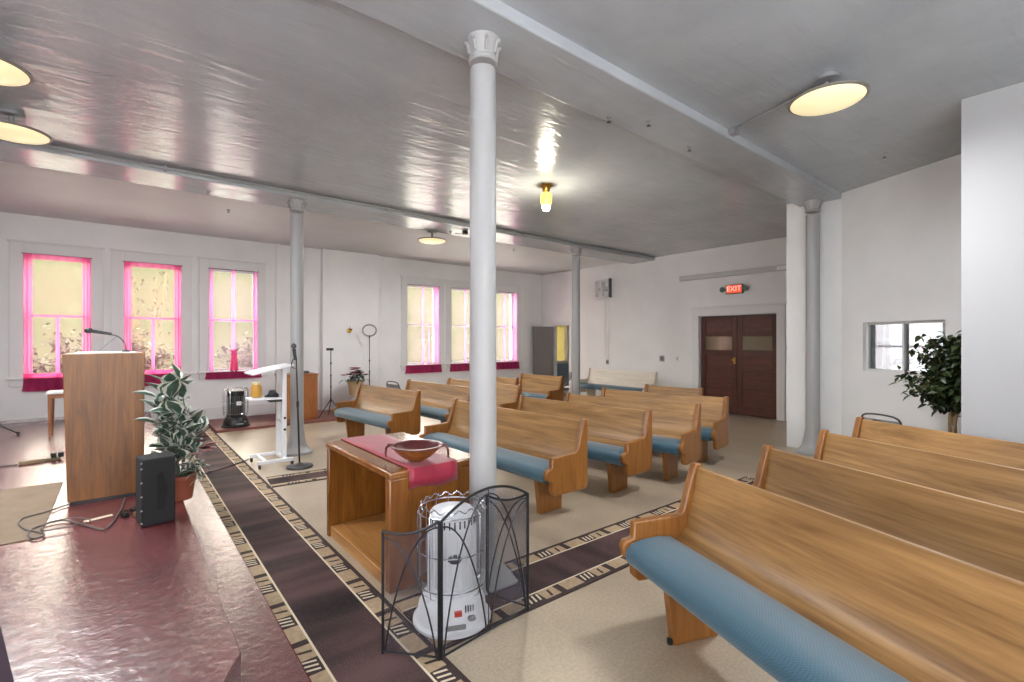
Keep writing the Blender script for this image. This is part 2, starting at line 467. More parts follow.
# platform with a chamfered near corner, and the step along it
mb = MB(); mb.prism([(-4.8, -1.2), (-.25, -1.2), (.12, 1.82), (.40, 2.35), (.41, YW), (-4.8, YW)], 2, -.2, .26)
struct(mb.build('platform', M['platform'], bevel=.006))
struct(MB().box(-.6, .64, -1.2, YW, -.2, .13).build('platform_step', M['platform'], bevel=.008))
struct(MB().box(1.272, 5.0, 9.72, YW, -.1, .045).build('floor_ledge', M['orangewall'], bevel=.008))

# windows of the window wall
def make_window(i, x0, x1):
    t = sroot('window_%d' % i)
    c = MB(); k = .17
    for a, b, p, q in ((x0-k, x0, ZB-.02, ZT+k), (x1, x1+k, ZB-.02, ZT+k), (x0, x1, ZT, ZT+k)): c.box(a, b, YW-.03, YW, p, q)
    c.box(x0-k-.02, x1+k+.02, YW-.045, YW, ZT+k, ZT+k+.035)
    c.build('casing', M['trimw'], t, bevel=.006)
    MB().box(x0-k-.03, x1+k+.03, YW-.06, YW+.12, ZB-.045, ZB).build('sill', M['trimw'], t, bevel=.008)
    MB().box(x0-k, x1+k, YW-.025, YW, ZB-.15, ZB-.045).build('apron', M['trimw'], t, bevel=.005)
    mid = (ZB+ZT)/2 - .02
    for nm, zz0, zz1, yy in (('upper_sash', mid, ZT, YW+.16), ('lower_sash', ZB, mid+.04, YW+.12)):
        s = MB(); f = .05
        s.box(x0, x0+f, yy, yy+.035, zz0, zz1); s.box(x1-f, x1, yy, yy+.035, zz0, zz1)
        s.box(x0+f, x1-f, yy, yy+.035, zz0, zz0+f*.8); s.box(x0+f, x1-f, yy, yy+.035, zz1-f*.8, zz1)
        so = s.build(nm, M['trimw'], t)
        MB().box(x0+f-.01, x1-f+.01, yy+.015, yy+.019, zz0+.03, zz1-.03).build('pane', M['glass'], so)
for i, (a, b) in enumerate(WINS): make_window(i+1, a, b)

def make_curtain(x0, x1, style, label):
    t = thing('window_curtain', label, 'curtain', ((x0+x1)/2, YW-.05, ZB), 0, 'sheer pink curtains on the window wall')
    hw = (x1-x0)/2; top = ZT-.01-ZB; bot = -.03
    sh, fo = (M['sheerpink'], M['foldpink']) if style == 'a' else (M['sheerlav'], M['foldlav'])
    MB().tube([(-hw-.02, .0, top), (hw+.02, .0, top)], .008, 8).build('rod', M['darkgrey'], t)
    fl = .0 if style == 'a' else .14
    m_ = MB(); drape(m_, -hw, hw, 0, bot, top, 6, .006, fl, nx=72); m_.build('sheer_panel', sh, t)
    ew = .11 if style == 'a' else .07 if style == 'b' else .15
    for s in ((-1, 1) if style != 'c' else (1,)):
        m_ = MB(); a, b = sorted((s*hw, s*(hw-ew)))
        drape(m_, a, b, -.008, bot, top, 2.5, .008); o = m_.build('gathered_edge', fo, t)
    if style == 'b':      # bunch tied at the middle
        m_ = MB(); drape(m_, -.05, .05, -.012, bot-.02, .42, 2.5, .012, .8); m_.build('gathered_bunch', M['hem'], t)
        m_ = MB(); drape(m_, -.05, .02, -.010, .3, top, 1.5, .008); m_.build('centre_fold', fo, t)
        m_ = MB(); m_.tube([(-hw, -.008, 1.02), (hw, -.008, 1.02)], .015, 6); m_.build('cross_fold', fo, t)
    elif style == 'a':
        m_ = MB(); drape(m_, -.03, .02, -.010, bot, 1.0, 1.0, .008); m_.build('centre_fold', fo, t)
        m_ = MB(); m_.box(-hw, hw, -.014, -.008, 1.01, 1.035); m_.build('cross_fold', fo, t)
        m_ = MB(); m_.box(-hw, hw, -.016, -.010, bot, bot+.09); m_.build('lower_band', fo, t)
        m_ = MB(); drape(m_, -hw, hw, -.012, top-.09, top, 7, .006); m_.build('header', fo, t)
    else:
        m_ = MB(); drape(m_, -.06, .0, -.010, bot, top, 1.5, .008, .3); m_.build('centre_fold', fo, t)
        m_ = MB(); drape(m_, .12, .16, -.010, bot, .9, 1.5, .008, .3); m_.build('side_fold', fo, t)
    hw2 = hw*(1+fl)
    m_ = MB(); drape(m_, -hw2, hw2, -.02, bot-.2 if style != 'b' else bot-.13, bot+.01, 7, .012, .05); m_.build('hem', M['hem'], t)
    return t
CL = ['hot pink sheer curtain on the window at the far left above the pulpit', 'hot pink sheer curtain on the window just behind the pulpit microphone',
      'pink curtain tied into a maroon bunch, above the black heater', 'pink sheer curtain on the window nearest the ring light',
      'pink sheer curtain partly behind the big white column', 'pink sheer curtain on the window nearest the open door in the corner']
for (a, b), st, lb in zip(WINS, 'aabccc', CL): make_curtain(a, b, st, lb)

# double door
t = sroot('door_1')
mb = MB()
y0, y1, z1 = DD[0], DD[1], DD[3]
for a, b, p, q in ((y0-.16, y0, 0, z1+.17), (y1, y1+.16, 0, z1+.17), (y0, y1, z1, z1+.17)): mb.box(XD-.035, XD+.01, a, b, p, q)
mb.box(XD-.05, XD+.01, y0-.19, y1+.19, z1+.17, z1+.21)
mb.build('casing', M['trimw'], t, bevel=.008)
ym = (y0+y1)/2
for k, (a, b) in enumerate(((y0+.012, ym-.005), (ym+.005, y1-.012))):
    lf = MB(); X0, X1 = XD+.06, XD+.105
    st = .10
    lf.box(X0, X1, a, a+st, .01, z1-.015); lf.box(X0, X1, b-st, b, .01, z1-.015)
    zs = [.01, .2, .52, .58, .9, .96, 1.28, 1.40, 1.70, 1.80, z1-.11, z1-.015]
    for p, q in zip(zs[::2], zs[1::2]): lf.box(X0, X1, a+st, b-st, p, q)
    leaf_ = lf.build('leaf', M['doorwood'], t, bevel=.004)
    pn = MB()
    for p, q in ((.2, .52), (.58, .9), (.96, 1.28), (1.80, z1-.11)): pn.box(X0+.018, X1-.01, a+st-.005, b-st+.005, p-.005, q+.005)
    pn.build('panel', M['doorwoodh'], leaf_)
    MB().box(X0+.016, X0+.024, a+st-.005, b-st+.005, 1.395, 1.705).build('pane', M['doorglass'], leaf_)
    if k == 1:
        h = MB(); h.box(X0-.006, X0, a+.03, a+.075, 1.10, 1.24)
        h.lathe([(.004, 0), (.008, -.03), (.026, -.035), (.028, -.055), (.015, -.065)], 14, (X0-.006, a+.052, 1.19), axis=0)
        h.build('knob', M['brass'], leaf_)
struct(MB().box(XD+.12, XD+.22, 4.0, 6.1, 0, 2.4).build('wall_vestibule', M['bluewall']))
# small doorway near the corner with its opened leaf
t = sroot('door_2')
mb = MB(); y0, y1, z1 = SD[0], SD[1], SD[3]
for a, b, p, q in ((y0-.1, y0, 0, z1+.1), (y1, y1+.1, 0, z1+.1), (y0, y1, z1, z1+.1)): mb.box(XD-.025, XD+.01, a, b, p, q)
mb.build('casing', M['trimw'], t, bevel=.006)
lr = bpy.data.objects.new('leaf', None); col.objects.link(lr); lr.parent = t; lr.location = (XD-.03, y1, 0); lr.rotation_euler = (0, 0, R(140))
lf = MB(); lf.box(0, .09, -.02, .02, .01, 2.04); lf.box(.55, .64, -.02, .02, .01, 2.04)
for p, q in ((.01, .2), (.55, .65), (.98, 1.08), (1.42, 1.52), (1.93, 2.04)): lf.box(.09, .55, -.02, .02, p, q)
lf.box(.085, .555, -.008, .008, .1, 2.0)
lf.build('leaf_frame', plain('grey_brown_door', '#665f5a', .5), lr, bevel=.003)
# passage beyond the doorway
pb = MB(); pb.box(XD+.12, 12.9, 9.4, 9.6, -.2, CEIL); pb.box(XD+.12, 13.0, 9.6, 11.0, -.2, 0); pb.box(12.9, 13.1, 9.4, 11.2, -.2, CEIL)
struct(pb.build('wall_passage', M['wall'], smooth=False))
pierced_wall('wall_passage_side', 0, XD+.12, 12.9, 11.0, .2, [(10.56, 11.22, .96, 2.1)])
t = sroot('window_8')
MB().box(10.52, 11.26, 11.12, 11.13, .9, 2.15).build('blind', sheer('yellow_blind', '#7d7040', .85, .95), t)
mb = MB()
for a, b, p, q in ((10.50, 10.56, .9, 2.16), (11.22, 11.29, .9, 2.16), (10.56, 11.22, .9, .96), (10.56, 11.22, 2.1, 2.16)): mb.box(a, b, 10.98, 11.0, p, q)
mb.build('casing', M['trimw'], t)
struct(MB().box(XD+.13, 12.9, 10.96, 11.0, 0, .88).build('wall_passage_dado', M['bluewall']))

# columns
def make_column(n, x, y, base='round'):
    t = sroot(n, (x, y, 0))
    MB().lathe([(.093, .05), (.09, .6), (.086, CEIL-.28)], 32).build('shaft', M['column'], t)
    b = MB()
    if base == 'square':
        h = .165
        b.box(-h, h, -h, h, 0, .02)
        v = len(b.v)
        k = .10
        b.v += [(-h,-h,.02),(h,-h,.02),(h,h,.02),(-h,h,.02),(-k,-k,.13),(k,-k,.13),(k,k,.13),(-k,k,.13)]
        for q in ((0,1,5,4),(1,2,6,5),(2,3,7,6),(3,0,4,7),(4,5,6,7)): b.f.append(tuple(v+i for i in q)); b.m.append(0)
        b.build('base', M['column'], t, smooth=False)
    else:
        b.lathe([(.21, 0), (.21, .03), (.17, .06), (.135, .10), (.12, .16), (.105, .26), (.094, .34)], 32).build('base', M['column'], t)
    c = MB(); zt = CEIL-.08
    c.lathe([(.088, zt-.16), (.098, zt-.15), (.098, zt-.135), (.089, zt-.125), (.090, zt-.09), (.098, zt-.04), (.108, zt-.02), (.108, zt)], 32)
    for k in range(8):
        a = k*math.pi/4 + math.pi/8; d = Vector((math.cos(a), math.sin(a), 0))
        c.tube([d*.088+Vector((0,0,zt-.11)), d*.098+Vector((0,0,zt-.07)), d*.110+Vector((0,0,zt-.035)), d*.118+Vector((0,0,zt-.03)), d*.118+Vector((0,0,zt-.05))], .014, 6, r2=.009)
    c.build('capital', M['column'], t)
make_column('column_near', 1.865, 2.605, 'square')
make_column('column_platform', 1.943, 7.27)
make_column('column_rear', 7.63, 7.21)
make_column('column_pier', 7.67, 2.63)

# outdoors
struct(MB().box(-40, 70, 11.6, 60, -.6, -.4).build('ground', M['concrete']))
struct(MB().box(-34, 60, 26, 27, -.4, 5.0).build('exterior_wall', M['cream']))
def bush(name, label, x, y, h, wd, n, mats, seed, z=-.4):
    rr = random.Random(seed)
    t = thing(name, label, 'shrub', (x, y, z), 0, 'shrubs outside the windows')
    tw = MB(); lv = MB()
    for k in range(14):
        a = rr.uniform(0, 6.28); e = Vector((math.cos(a)*wd*rr.uniform(.3, 1), math.sin(a)*.35*rr.uniform(.3, 1), h*rr.uniform(.6, 1)))
        pts = arc((0,0,0), e, .12*h, 5, (-math.cos(a)*.6, 0, .8)); tw.tube(pts, .013, 5, r2=.004)
        for _ in range(n):
            q = pts[rr.randint(1, 5)]; p = q + Vector((rr.gauss(0, .09), rr.gauss(0, .09), rr.gauss(0, .09)))
            lv.leaf(p, (rr.gauss(0,1), rr.gauss(0,1), rr.gauss(0,.6)), rr.uniform(.07, .15), .08, rr.randint(0, 1))
    tw.build('stems', M['twig'], t); lv.build('leaves', mats, t)
B_ = [M['bushleaf'], M['bushgreen']]
bush('leafy_shrub', 'purple and olive shrub outside the window at the far left', -.95, 12.8, 2.3, .8, 70, B_, 3)
bush('leafy_shrub', 'purple and olive shrub outside the window behind the pulpit microphone', .42, 12.9, 2.25, .7, 70, B_, 5)
bush('leafy_shrub', 'purple and olive shrub outside the window above the black heater', 2.4, 13.0, 2.2, .7, 70, B_, 8)
# tall thin tree outside the second window
tr = thing('bare_tree', 'thin sparse tree outside the window behind the pulpit microphone', 'tree', (.45, 14.4, -.4))
tw = MB(); rr = random.Random(4); lv = MB()
for k in range(9):
    e = Vector((rr.uniform(-.5, .6), rr.uniform(-.2, .2), rr.uniform(3.0, 4.2)))
    pts = arc((0,0,0), e, .1, 6, (rr.uniform(-1,1), 0, 0)); tw.tube(pts, .025, 5, r2=.008)
    for _ in range(18):
        q = pts[rr.randint(4, 6)]; lv.leaf(q + Vector((rr.gauss(0,.15), rr.gauss(0,.1), rr.gauss(0,.2))), (rr.gauss(0,1), rr.gauss(0,1), -1), .1, .05)
tw.build('trunk', M['twig'], tr); lv.build('foliage', M['bushgreen'], tr)

# ------------------------------------------------------------------ pews
def pew_meshes(L, glide=False, oak=None, end=None):
    oak = oak or M['oak']; end = end or M['oakend']
    t = bpy.data.objects.new('church_pew', None); t.empty_display_size = .1; col.objects.link(t)
    e = .05
    front = [(.035,.85),(.06,.72),(.092,.59),(.118,.515),(.155,.462),(.21,.43),(.30,.415),(.45,.41)]
    rear = [(.012,.85),(.036,.72),(.068,.585),(.094,.505),(.135,.445),(.20,.41),(.30,.392),(.45,.388)]
    MB().prism(front + rear[::-1], 0, e-.004, L-e+.004).build('backrest', oak, t, bevel=.004, angle=50)
    MB().box(e-.004, L-e+.004, .12, .47, .345, .388).build('seat_board', oak, t, bevel=.008)
    cu = [(.19,.432),(.24,.472),(.32,.484),(.42,.480),(.49,.466),(.525,.44),(.535,.405),(.53,.37),(.51,.348),(.475,.344),(.465,.386),(.19,.40)]
    MB().prism(cu, 0, e+.004, L-e-.004).build('seat_cushion', M['blue'], t, bevel=.010, angle=60)
    pan = [(.03,.225),(0,.26),(0,.868),(.05,.868),(.062,.84),(.128,.625),(.14,.598),(.165,.582),(.47,.575),(.474,.484),(.53,.474),(.546,.44),(.535,.385),(.475,.36),(.475,.27),(.44,.235)]
    for a in (0, L-e): MB().prism(pan, 0, a, a+e).build('end_panel', end, t, bevel=.009)
    leg = [(.10,0),(.385,0),(.43,.345),(.09,.345)]
    for a in (.24, L-.24-.05):
        lg = MB().prism(leg, 0, a, a+.05).build('leg', end, t, bevel=.006)
        if glide: MB().lathe([(.014,0),(.018,.006),(.018,.026),(.012,.03)], 10, (a+.025, .393, 0)).build('foot_glide', M['black'], lg)
    return t
GL, GR = 'pews left of the aisle rug', 'pews right of the aisle rug'
def place(t, x, y, rz, label, group):
    t.location = (x, y, 0); t.rotation_euler = (0, 0, R(rz)); tag(t, label, 'pew', group)
# right of the cross rug: the end seen in the photo is the local +x end
LR = 3.0; u = Vector((math.cos(R(69.8)), math.sin(R(69.8))))
p0 = pew_meshes(LR, True)
for i, (x, y, lb) in enumerate([
    (2.71, 1.56, 'oak pew with a broad blue seat cushion nearest the camera at lower right'),
    (3.57, 1.51, 'oak pew directly behind the nearest pew with the blue cushion'),
    (4.535, 1.47, 'oak pew third back on the right, in front of the pier column'),
    (5.56, 1.50, 'rearmost oak pew on the right, below the ficus and viewing window')]):
    place(p0 if i == 0 else copy_tree(p0), x-u.x*LR, y-u.y*LR, 69.8, lb, GR)
# left of the aisle: reference is the aisle end (local x = 0)
for i, (x, y, rz, L_, lb) in enumerate([
    (3.39, 3.05, 92, 2.17, 'oak pew with blue seat just behind the communion table and near column'),
    (4.395, 3.041, 95, 1.95, 'oak pew second behind the communion table, left of the aisle'),
    (5.24, 2.959, 99, 1.89, 'oak pew third behind the communion table, with leg shadow on the aisle'),
    (6.232, 3.132, 100, 1.88, 'oak pew fourth behind the communion table, nearest the double doors'),
    (7.10, 3.975, 100, .96, 'short oak pew rising behind the fourth pew, in front of the double doors'),
    (3.438, 6.38, 96, 1.8, 'small oak pew with pale blue cushion beside the flower basket'),
    (4.42, 6.42, 93.5, 2.0, 'oak pew behind the small front pew, below the window nearest the ring light'),
    (5.23, 6.18, 93.6, 2.08, 'oak pew partly behind the big white column, third from the ring light'),
    (6.15, 7.36, 93, 1.05, 'short pale oak pew just right of the big white column, below the curtain hem'),
    (7.25, 7.2, 96, 1.22, 'oak pew in front of the open corner door'),
    (9.93, 6.72, 90, 2.15, 'pale oak pew with its back against the wall under the wall fan')]):
    pale = i == 10
    place(pew_meshes(L_, False, M['palewood'] if pale else None, M['palewood'] if pale else None), x, y, rz, lb, GL if i < 5 else 'pews in the far block' if i < 10 else None)
    
# ------------------------------------------------------------------ rugs
def make_rug(name, label, loc, rz, length, width, seed, group='dark patterned runner rugs', b_=.095):
    rr = random.Random(seed)
    t = thing(name, label, 'rug', loc, rz, group)
    T = .008; e, c = .028, .012
    MB().box(0, length, e+b_+c, width-e-b_-c, 0, T).build('field', M['rugdark'], t, smooth=False)
    ed = MB(); ed.box(0, length, 0, e, 0, T); ed.box(0, length, width-e, width, 0, T)
    ed.build('binding', M['rugedge'], t, smooth=False)
    li = MB(); li.box(0, length, e+b_, e+b_+c, 0, T); li.box(0, length, width-e-b_-c, width-e-b_, 0, T)
    li.build('cream_line', M['rugcream'], t, smooth=False)
    bd = MB()
    for y0 in (e, width-e-b_):
        x = 0
        while x < length - .05:
            a = min(.16, length-x); bd.box(x, x+a, y0, y0+b_, 0, T, 0); x += a
            if x >= length - .01: break
            a = min(.13, length-x); bd.box(x, x+a, y0, y0+b_, 0, T, 1)
            for k in range(3):
                p = x + .02 + k*.036
                if p + .03 < length: bd.prism([(p, y0+.015), (p+.013, y0+.015), (p+.028, y0+b_-.012), (p+.015, y0+b_-.012)], 2, T-.001, T+.0008, 2)
            x += a
            if x >= length - .01: break
            a = min(.13, length-x); bd.box(x, x+a, y0, y0+b_, 0, T, 0)
            p = x + .05
            if p + .03 < length: bd.prism([(p, y0+.01), (p+.02, y0+.01), (p+.032, y0+b_-.012), (p+.014, y0+b_-.02)], 2, T-.001, T+.0008, 1)
            x += a
            if x >= length - .01: break
            a = min(.05, length-x); bd.box(x, x+a, y0, y0+b_, 0, T, 1); x += a
    bd.build('border', [M['rugtan'], M['rugedge'], M['rugcream']], t, smooth=False)
    return t
make_rug('runner_rug', 'long dark brown runner along the platform step, tan border with strokes', (1.268, -.6, 0), 90, 11.1, .622, 1)
r2 = make_rug('runner_rug', 'dark brown runner in the aisle between the two blocks of pews', (1.275, 2.155, 0), -1.0, 4.3, .58, 2)
make_rug('runner_rug', 'dark runner crossing below the rolling lectern, behind the communion table', (1.275, 5.72, 0), -4.5, 2.3, .46, 3, b_=.055)
fr = MB(); rr = random.Random(12)
for k in range(26):
    y = .02 + k*.022; p = Vector((4.3, y, .006)); fr.tube([p, p+Vector((.05, rr.uniform(-.02,.02), .012)), p+Vector((.09, rr.uniform(-.03,.03), .004))], .004, 5)
fr.build('fringe', M['rugedge'], r2)
tag(MB().box(-1.9, -.43, 4.56, 6.22, .26, .267).build('floor_mat', M['mat'], bevel=.003), 'plain beige floor mat on the maroon platform beside the pulpit', 'mat')
mb = MB(); mb.prism([(-.36, 1.75), (-.30, 2.55), (-.475, 3.42), (-1.3, 3.3), (-1.2, 1.8)], 2, .26, .272)
tag(mb.build('floor_cloth', plain('dark_purple_cloth', '#2c1426', .9)), 'dark purple cloth lying on the platform at the bottom left', 'cloth')
tag(MB().prism([(-.215, 4.745), (-.05, 4.80), (-.06, 4.845), (-.225, 4.79)], 2, .26, .2612).build('tape_strip', M['creamtape']), 'short strip of pale masking tape on the platform below the pulpit', 'tape')

# ------------------------------------------------------------------ communion table with runner and bowl
t = thing('communion_table', 'oak communion table with an open shelf side, standing behind the white heater', 'table', (1.31, 2.84, 0))
W_, D_ = .68, 1.20
MB().box(-.005, W_+.01, -.01, D_+.01, .72, .77).build('tabletop', M['tablewood'], t, bevel=.012)
MB().box(0, W_, 0, .07, 0, .72).build('end_panel', M['tablewood'], t, bevel=.008)
MB().box(0, W_, D_-.05, D_, 0, .72).build('end_panel', M['tablewood'], t, bevel=.008)
MB().box(W_-.03, W_, .07, D_-.05, 0, .72).build('back_panel', M['tablewood'], t)
bs = MB().box(.015, W_-.03, .07, D_-.05, .05, .09); bs.box(.015, .05, .07, D_-.05, 0, .05)
bs.build('bottom_shelf', wood('oak_shelf', '#8a5a2a', '#c08c52', 1, 8, .35), t, bevel=.005)
mb = MB()
x0, x1 = 1.435, 1.80
pts = [(4.07, .62), (4.066, .772), (4.05, .7745), (3.5, .7745), (2.85, .7745), (2.826, .772), (2.815, .70), (2.822, .64)]
b = len(mb.v)
for k, (y, z) in enumerate(pts):
    for i in range(9):
        dx = .006*math.sin(i*1.9+k) if k in (0, 1, 6, 7) else 0
        mb.v.append((x0+(x1-x0)*i/8, y+dx*(1 if k > 4 else -1)*.5, z + (.01*math.sin(i*.9) if k == 7 else 0)))
for k in range(len(pts)-1):
    for i in range(8): mb.f.append((b+k*9+i, b+k*9+i+1, b+(k+1)*9+i+1, b+(k+1)*9+i)); mb.m.append(0)
o = mb.build('table_runner', M['crimson'], angle=60)
sm = o.modifiers.new('cloth', 'SOLIDIFY'); sm.thickness = .004; sm.offset = 1
tag(o, 'crimson cloth runner draped over the communion table', 'table runner')
t = thing('wooden_bowl', 'dark wooden bowl with bent horn handles on the crimson runner', 'bowl', (1.578, 2.985, .779))
MB().lathe([(.001,0),(.05,0),(.058,.006),(.10,.03),(.15,.075),(.168,.098),(.162,.102),(.16,.10)], 32, caps=False).build('bowl_body', [M['bowl']], t)
MB().lathe([(.163,.101),(.142,.08),(.09,.042),(.001,.03)], 32, caps=False).build('bowl_lining', M['bowlin'], t)
MB().lathe([(.166,.094),(.178,.10),(.178,.108),(.16,.108),(.152,.098),(.166,.094)], 32, caps=False).build('rim', M['bowlin'], t)
for s in (-1, 1):
    d = Vector((.777*s, -.63*s, 0))
    MB().tube([d*.165+Vector((0,0,.10)), d*.195+Vector((0,0,.105)), d*.212+Vector((0,0,.085)), d*.216+Vector((0,0,.05)), d*.214+Vector((0,0,.022))], .014, 8, r2=.005).build('handle', M['bowlin'], t)

# ------------------------------------------------------------------ white kerosene heater
def make_heater(label, loc, rz, body, s=1.0, dark=False):
    t = thing('kerosene_heater', label, 'heater', loc, rz, 'kerosene heaters')
    MB().lathe([(.21,0),(.222,.008),(.222,.022),(.20,.03),(.195,.055),(.19,.10),(.165,.15),(.14,.17)], 40).build('base_tank', body, t)
    MB().lathe([(.14,.165),(.143,.18),(.14,.20)], 40).build('collar', body, t)
    b = MB(); b.lathe([(.118,.195),(.122,.20),(.122,.50),(.128,.505),(.128,.585),(.115,.60),(.05,.607),(.001,.608)], 40); b.build('body', body, t)
    g = MB()
    for k in range(28):
        a = k*2*math.pi/28; g.box(-.004, .004, .1275, .131, .525, .565)
        g.move(Matrix.Rotation(a, 4, 'Z'), len(g.v)-8)
    g.build('vent_slots', M['black'], t)
    rb = MB()
    for k in range(30):
        a = k*2*math.pi/30; d = Vector((math.cos(a), math.sin(a), 0)); rb.tube([d*.137+Vector((0,0,.2)), d*.137+Vector((0,0,.51))], .0028, 5)
    rb.build('burner_bars', M['whitem'] if not dark else M['grey'], t)
    MB().lathe([(.001,.0),(.035,.004),(.04,.02),(.001,.024)], 20, (0,-.142,.37), axis=1, sx=.6).build('viewing_window', M['darkgrey'], t)
    MB().box(-.02+.01, .02+.01, -.197, -.18, .105, .13).build('red_switch', M['red'], t) if not dark else MB().box(-.035, .035, -.145, -.13, .36, .42).build('badge', M['white'], t)
    MB().lathe([(.022,0),(.022,.014),(.001,.016)], 16, (.085,-.192,.085), axis=1, sx=.6).build('dial', M['grey'], t)
    MB().box(-.06, .05, -.208, -.196, .045, .065).build('name_plate', M['grey'], t)
    v = MB()
    for k in range(4): v.box(.05+k*.014, .054+k*.014, -.185+k*.004, -.165, .115, .145)
    v.build('side_slots', M['black'], t)
    gd = MB()
    # wire guard: hoops with scalloped top ring and uprights
    Rg = .195
    for z in (.22, .40, .60):
        gd.tube([(Rg*math.cos(a), Rg*math.sin(a), z) for a in [2*math.pi*k/40 for k in range(6, 37)] ] if z < .5 else [(Rg*math.cos(2*math.pi*k/40), Rg*math.sin(2*math.pi*k/40), z) for k in range(40)], .0035, 6, closed=z > .5)
    gd.tube([((Rg-.018)*math.cos(2*math.pi*k/192), (Rg-.018)*math.sin(2*math.pi*k/192), .63+.009*math.sin(2*math.pi*k/12)) for k in range(192)], .0035, 6, closed=True)
    for k in range(16):
        a = 2*math.pi*k/16
        if -2.2 < (a if a < math.pi else a-2*math.pi) < -.95: continue
        d = Vector((math.cos(a), math.sin(a), 0))
        gd.tube([d*.15+Vector((0,0,.155)), d*(Rg-.01)+Vector((0,0,.18)), d*Rg+Vector((0,0,.24)), d*Rg+Vector((0,0,.6)), d*(Rg-.03)+Vector((0,0,.64))], .003, 5)
    gd.build('wire_guard', M['chrome'], t)
    t.scale = (s, s, s*1.05)
    return t
make_heater('white kerosene heater with wire guard behind the folding fire screen', (1.475, 2.365, .0095), -25, M['whitem'])
make_heater('black kerosene heater with wire guard below the tied curtain', (1.62, 10.02, .045), 10, M['black'], 1.04, True)

# ------------------------------------------------------------------ fire screen
t = thing('fire_screen', 'black folding wrought iron fire screen around the white heater', 'fire screen', (1.235, 2.085, .0095))
def panel(p0, p1, h0, h1, rise, dbl=False):
    p0, p1 = Vector((*p0, 0)), Vector((*p1, 0)); o = Vector((1.235, 2.085, 0)); p0 -= o; p1 -= o
    L_ = (p1-p0).length; pr = bpy.data.objects.new('screen_panel', None); pr.empty_display_size = .1; col.objects.link(pr); pr.parent = t
    pr.location = p0; pr.rotation_euler = (0, 0, math.atan2((p1-p0).y, (p1-p0).x))
    def top(x): return h0 + (h1-h0)*(x/L_) + rise*4*(x/L_)*(1-x/L_)
    f = MB(); r = .0075
    f.tube([(0,0,0), (0,0,h0)], r, 8); f.tube([(L_,0,0), (L_,0,h1)], r, 8)
    f.tube([(0,0,.012), (L_,0,.012)], r*.8, 8); f.tube([(L_*k/14, 0, top(L_*k/14)) for k in range(15)], r, 8)
    f.build('frame', M['blackm'], pr)
    a_ = MB()
    def sweep(xa, za, xb, zb, bow): a_.tube([(xa+(xb-xa)*k/14, 0, za+(zb-za)*(1-(1-k/14)**bow)) for k in range(15)], .0042, 6)
    bays = 2 if dbl else 1
    for bay in range(bays):
        xa, w_ = L_*bay/bays, L_/bays
        for s in (0, 1):      # gothic sweep from an upper corner to the opposite lower side
            zt = top(xa + s*w_) - .03
            P = []
            for k in range(17):
                q = .95*math.sin(k/16*math.pi/2); P.append((xa + w_*(q if s == 0 else 1-q), 0, .02 + (zt-.02)*math.cos(k/16*math.pi/2)**1.6))
            a_.tube(P, .0045, 6)
    if dbl: a_.tube([(L_/2, 0, .012), (L_/2, 0, top(L_/2))], .003, 6)
    a_.build('arches', M['blackm'], pr)
    g = MB(); n = 14
    for k in range(n):
        xa, xb = L_*k/n, L_*(k+1)/n; g.face([(xa,0,.012), (xb,0,.012), (xb,0,top(xb)), (xa,0,top(xa))])
    g.build('wire_mesh', M['screenmesh'], pr)
panel((1.033, 2.318), (1.228, 2.092), .622, .69, -.035)
panel((1.24, 2.086), (1.869, 2.154), .69, .685, .10, True)
panel((1.872, 2.162), (1.782, 2.45), .685, .622, -.035)

# ------------------------------------------------------------------ pulpit and what stands around it
t = thing('pulpit', 'tall brown veneered pulpit on the maroon platform', 'pulpit', (-.105, 5.28, .26))
mb = MB(); v = 0
mb.v += [(-.238,0,.03),(.255,0,.03),(.255,.62,.03),(-.238,.62,.03),(-.268,-.005,1.235),(.262,-.005,1.235),(.262,.62,1.235),(-.268,.62,1.235)]
for q in ((0,3,2,1),(4,5,6,7),(0,1,5,4),(1,2,6,5),(2,3,7,6),(3,0,4,7)): mb.f.append(q); mb.m.append(0)
mb.build('body', M['pulpitwood'], t, bevel=.006)
MB().box(-.225, .24, .03, .59, 0, .03).build('toe_kick', M['black'], t)
MB().box(-.20, .20, .06, .58, 1.235, 1.243).build('desk_inlay', M['trimw'], t)
t = thing('gooseneck_microphone', 'black microphone on a thin gooseneck over the pulpit top', 'microphone', (.03, 5.6, 1.503))
MB().lathe([(.03,0),(.03,.01),(.012,.02)], 16).build('base', M['blackm'], t)
MB().tube(spline([(0,0,.015), (-.005,0,.06), (-.03,0,.11), (-.07,0,.145), (-.12,0,.155)]), .005, 8).build('gooseneck', M['darkgrey'], t)
MB().tube([(-.10,0,.158), (-.24,0,.185)], .012, 10, r2=.017).build('microphone_body', M['black'], t)
MB().ball((-.255,0,.188), .032, .026, .026).build('microphone_head', M['black'], t)
MB().tube([(-.19,.0,.02-.012), (-.06,0,.145)], .0035, 6).build('prop_rod', M['grey'], t)

t = thing('floor_speaker', 'black box loudspeaker standing on the platform edge beside the pulpit', 'speaker', (.1, 4.34, .26), 8)
MB().box(.01, .215, 0, .22, 0, .485).build('cabinet', plain('black_speaker_cloth', '#0e0e10', .8, bmp=(300, .4, .003)), t, bevel=.012)
MB().prism([(.10,.12),(.14,.10),(.165,.25),(.13,.38),(.105,.36)], 1, -.006, .004).build('grille_emblem', plain('matte_black', '#08080a', .9), t, bevel=.003)
sk = MB()
for z in (.03, .12, .22, .32, .42, .46): sk.ball((.01, .004, z), .007, m=0, n=8, k=5)
sk.build('corner_studs', M['grey'], t)

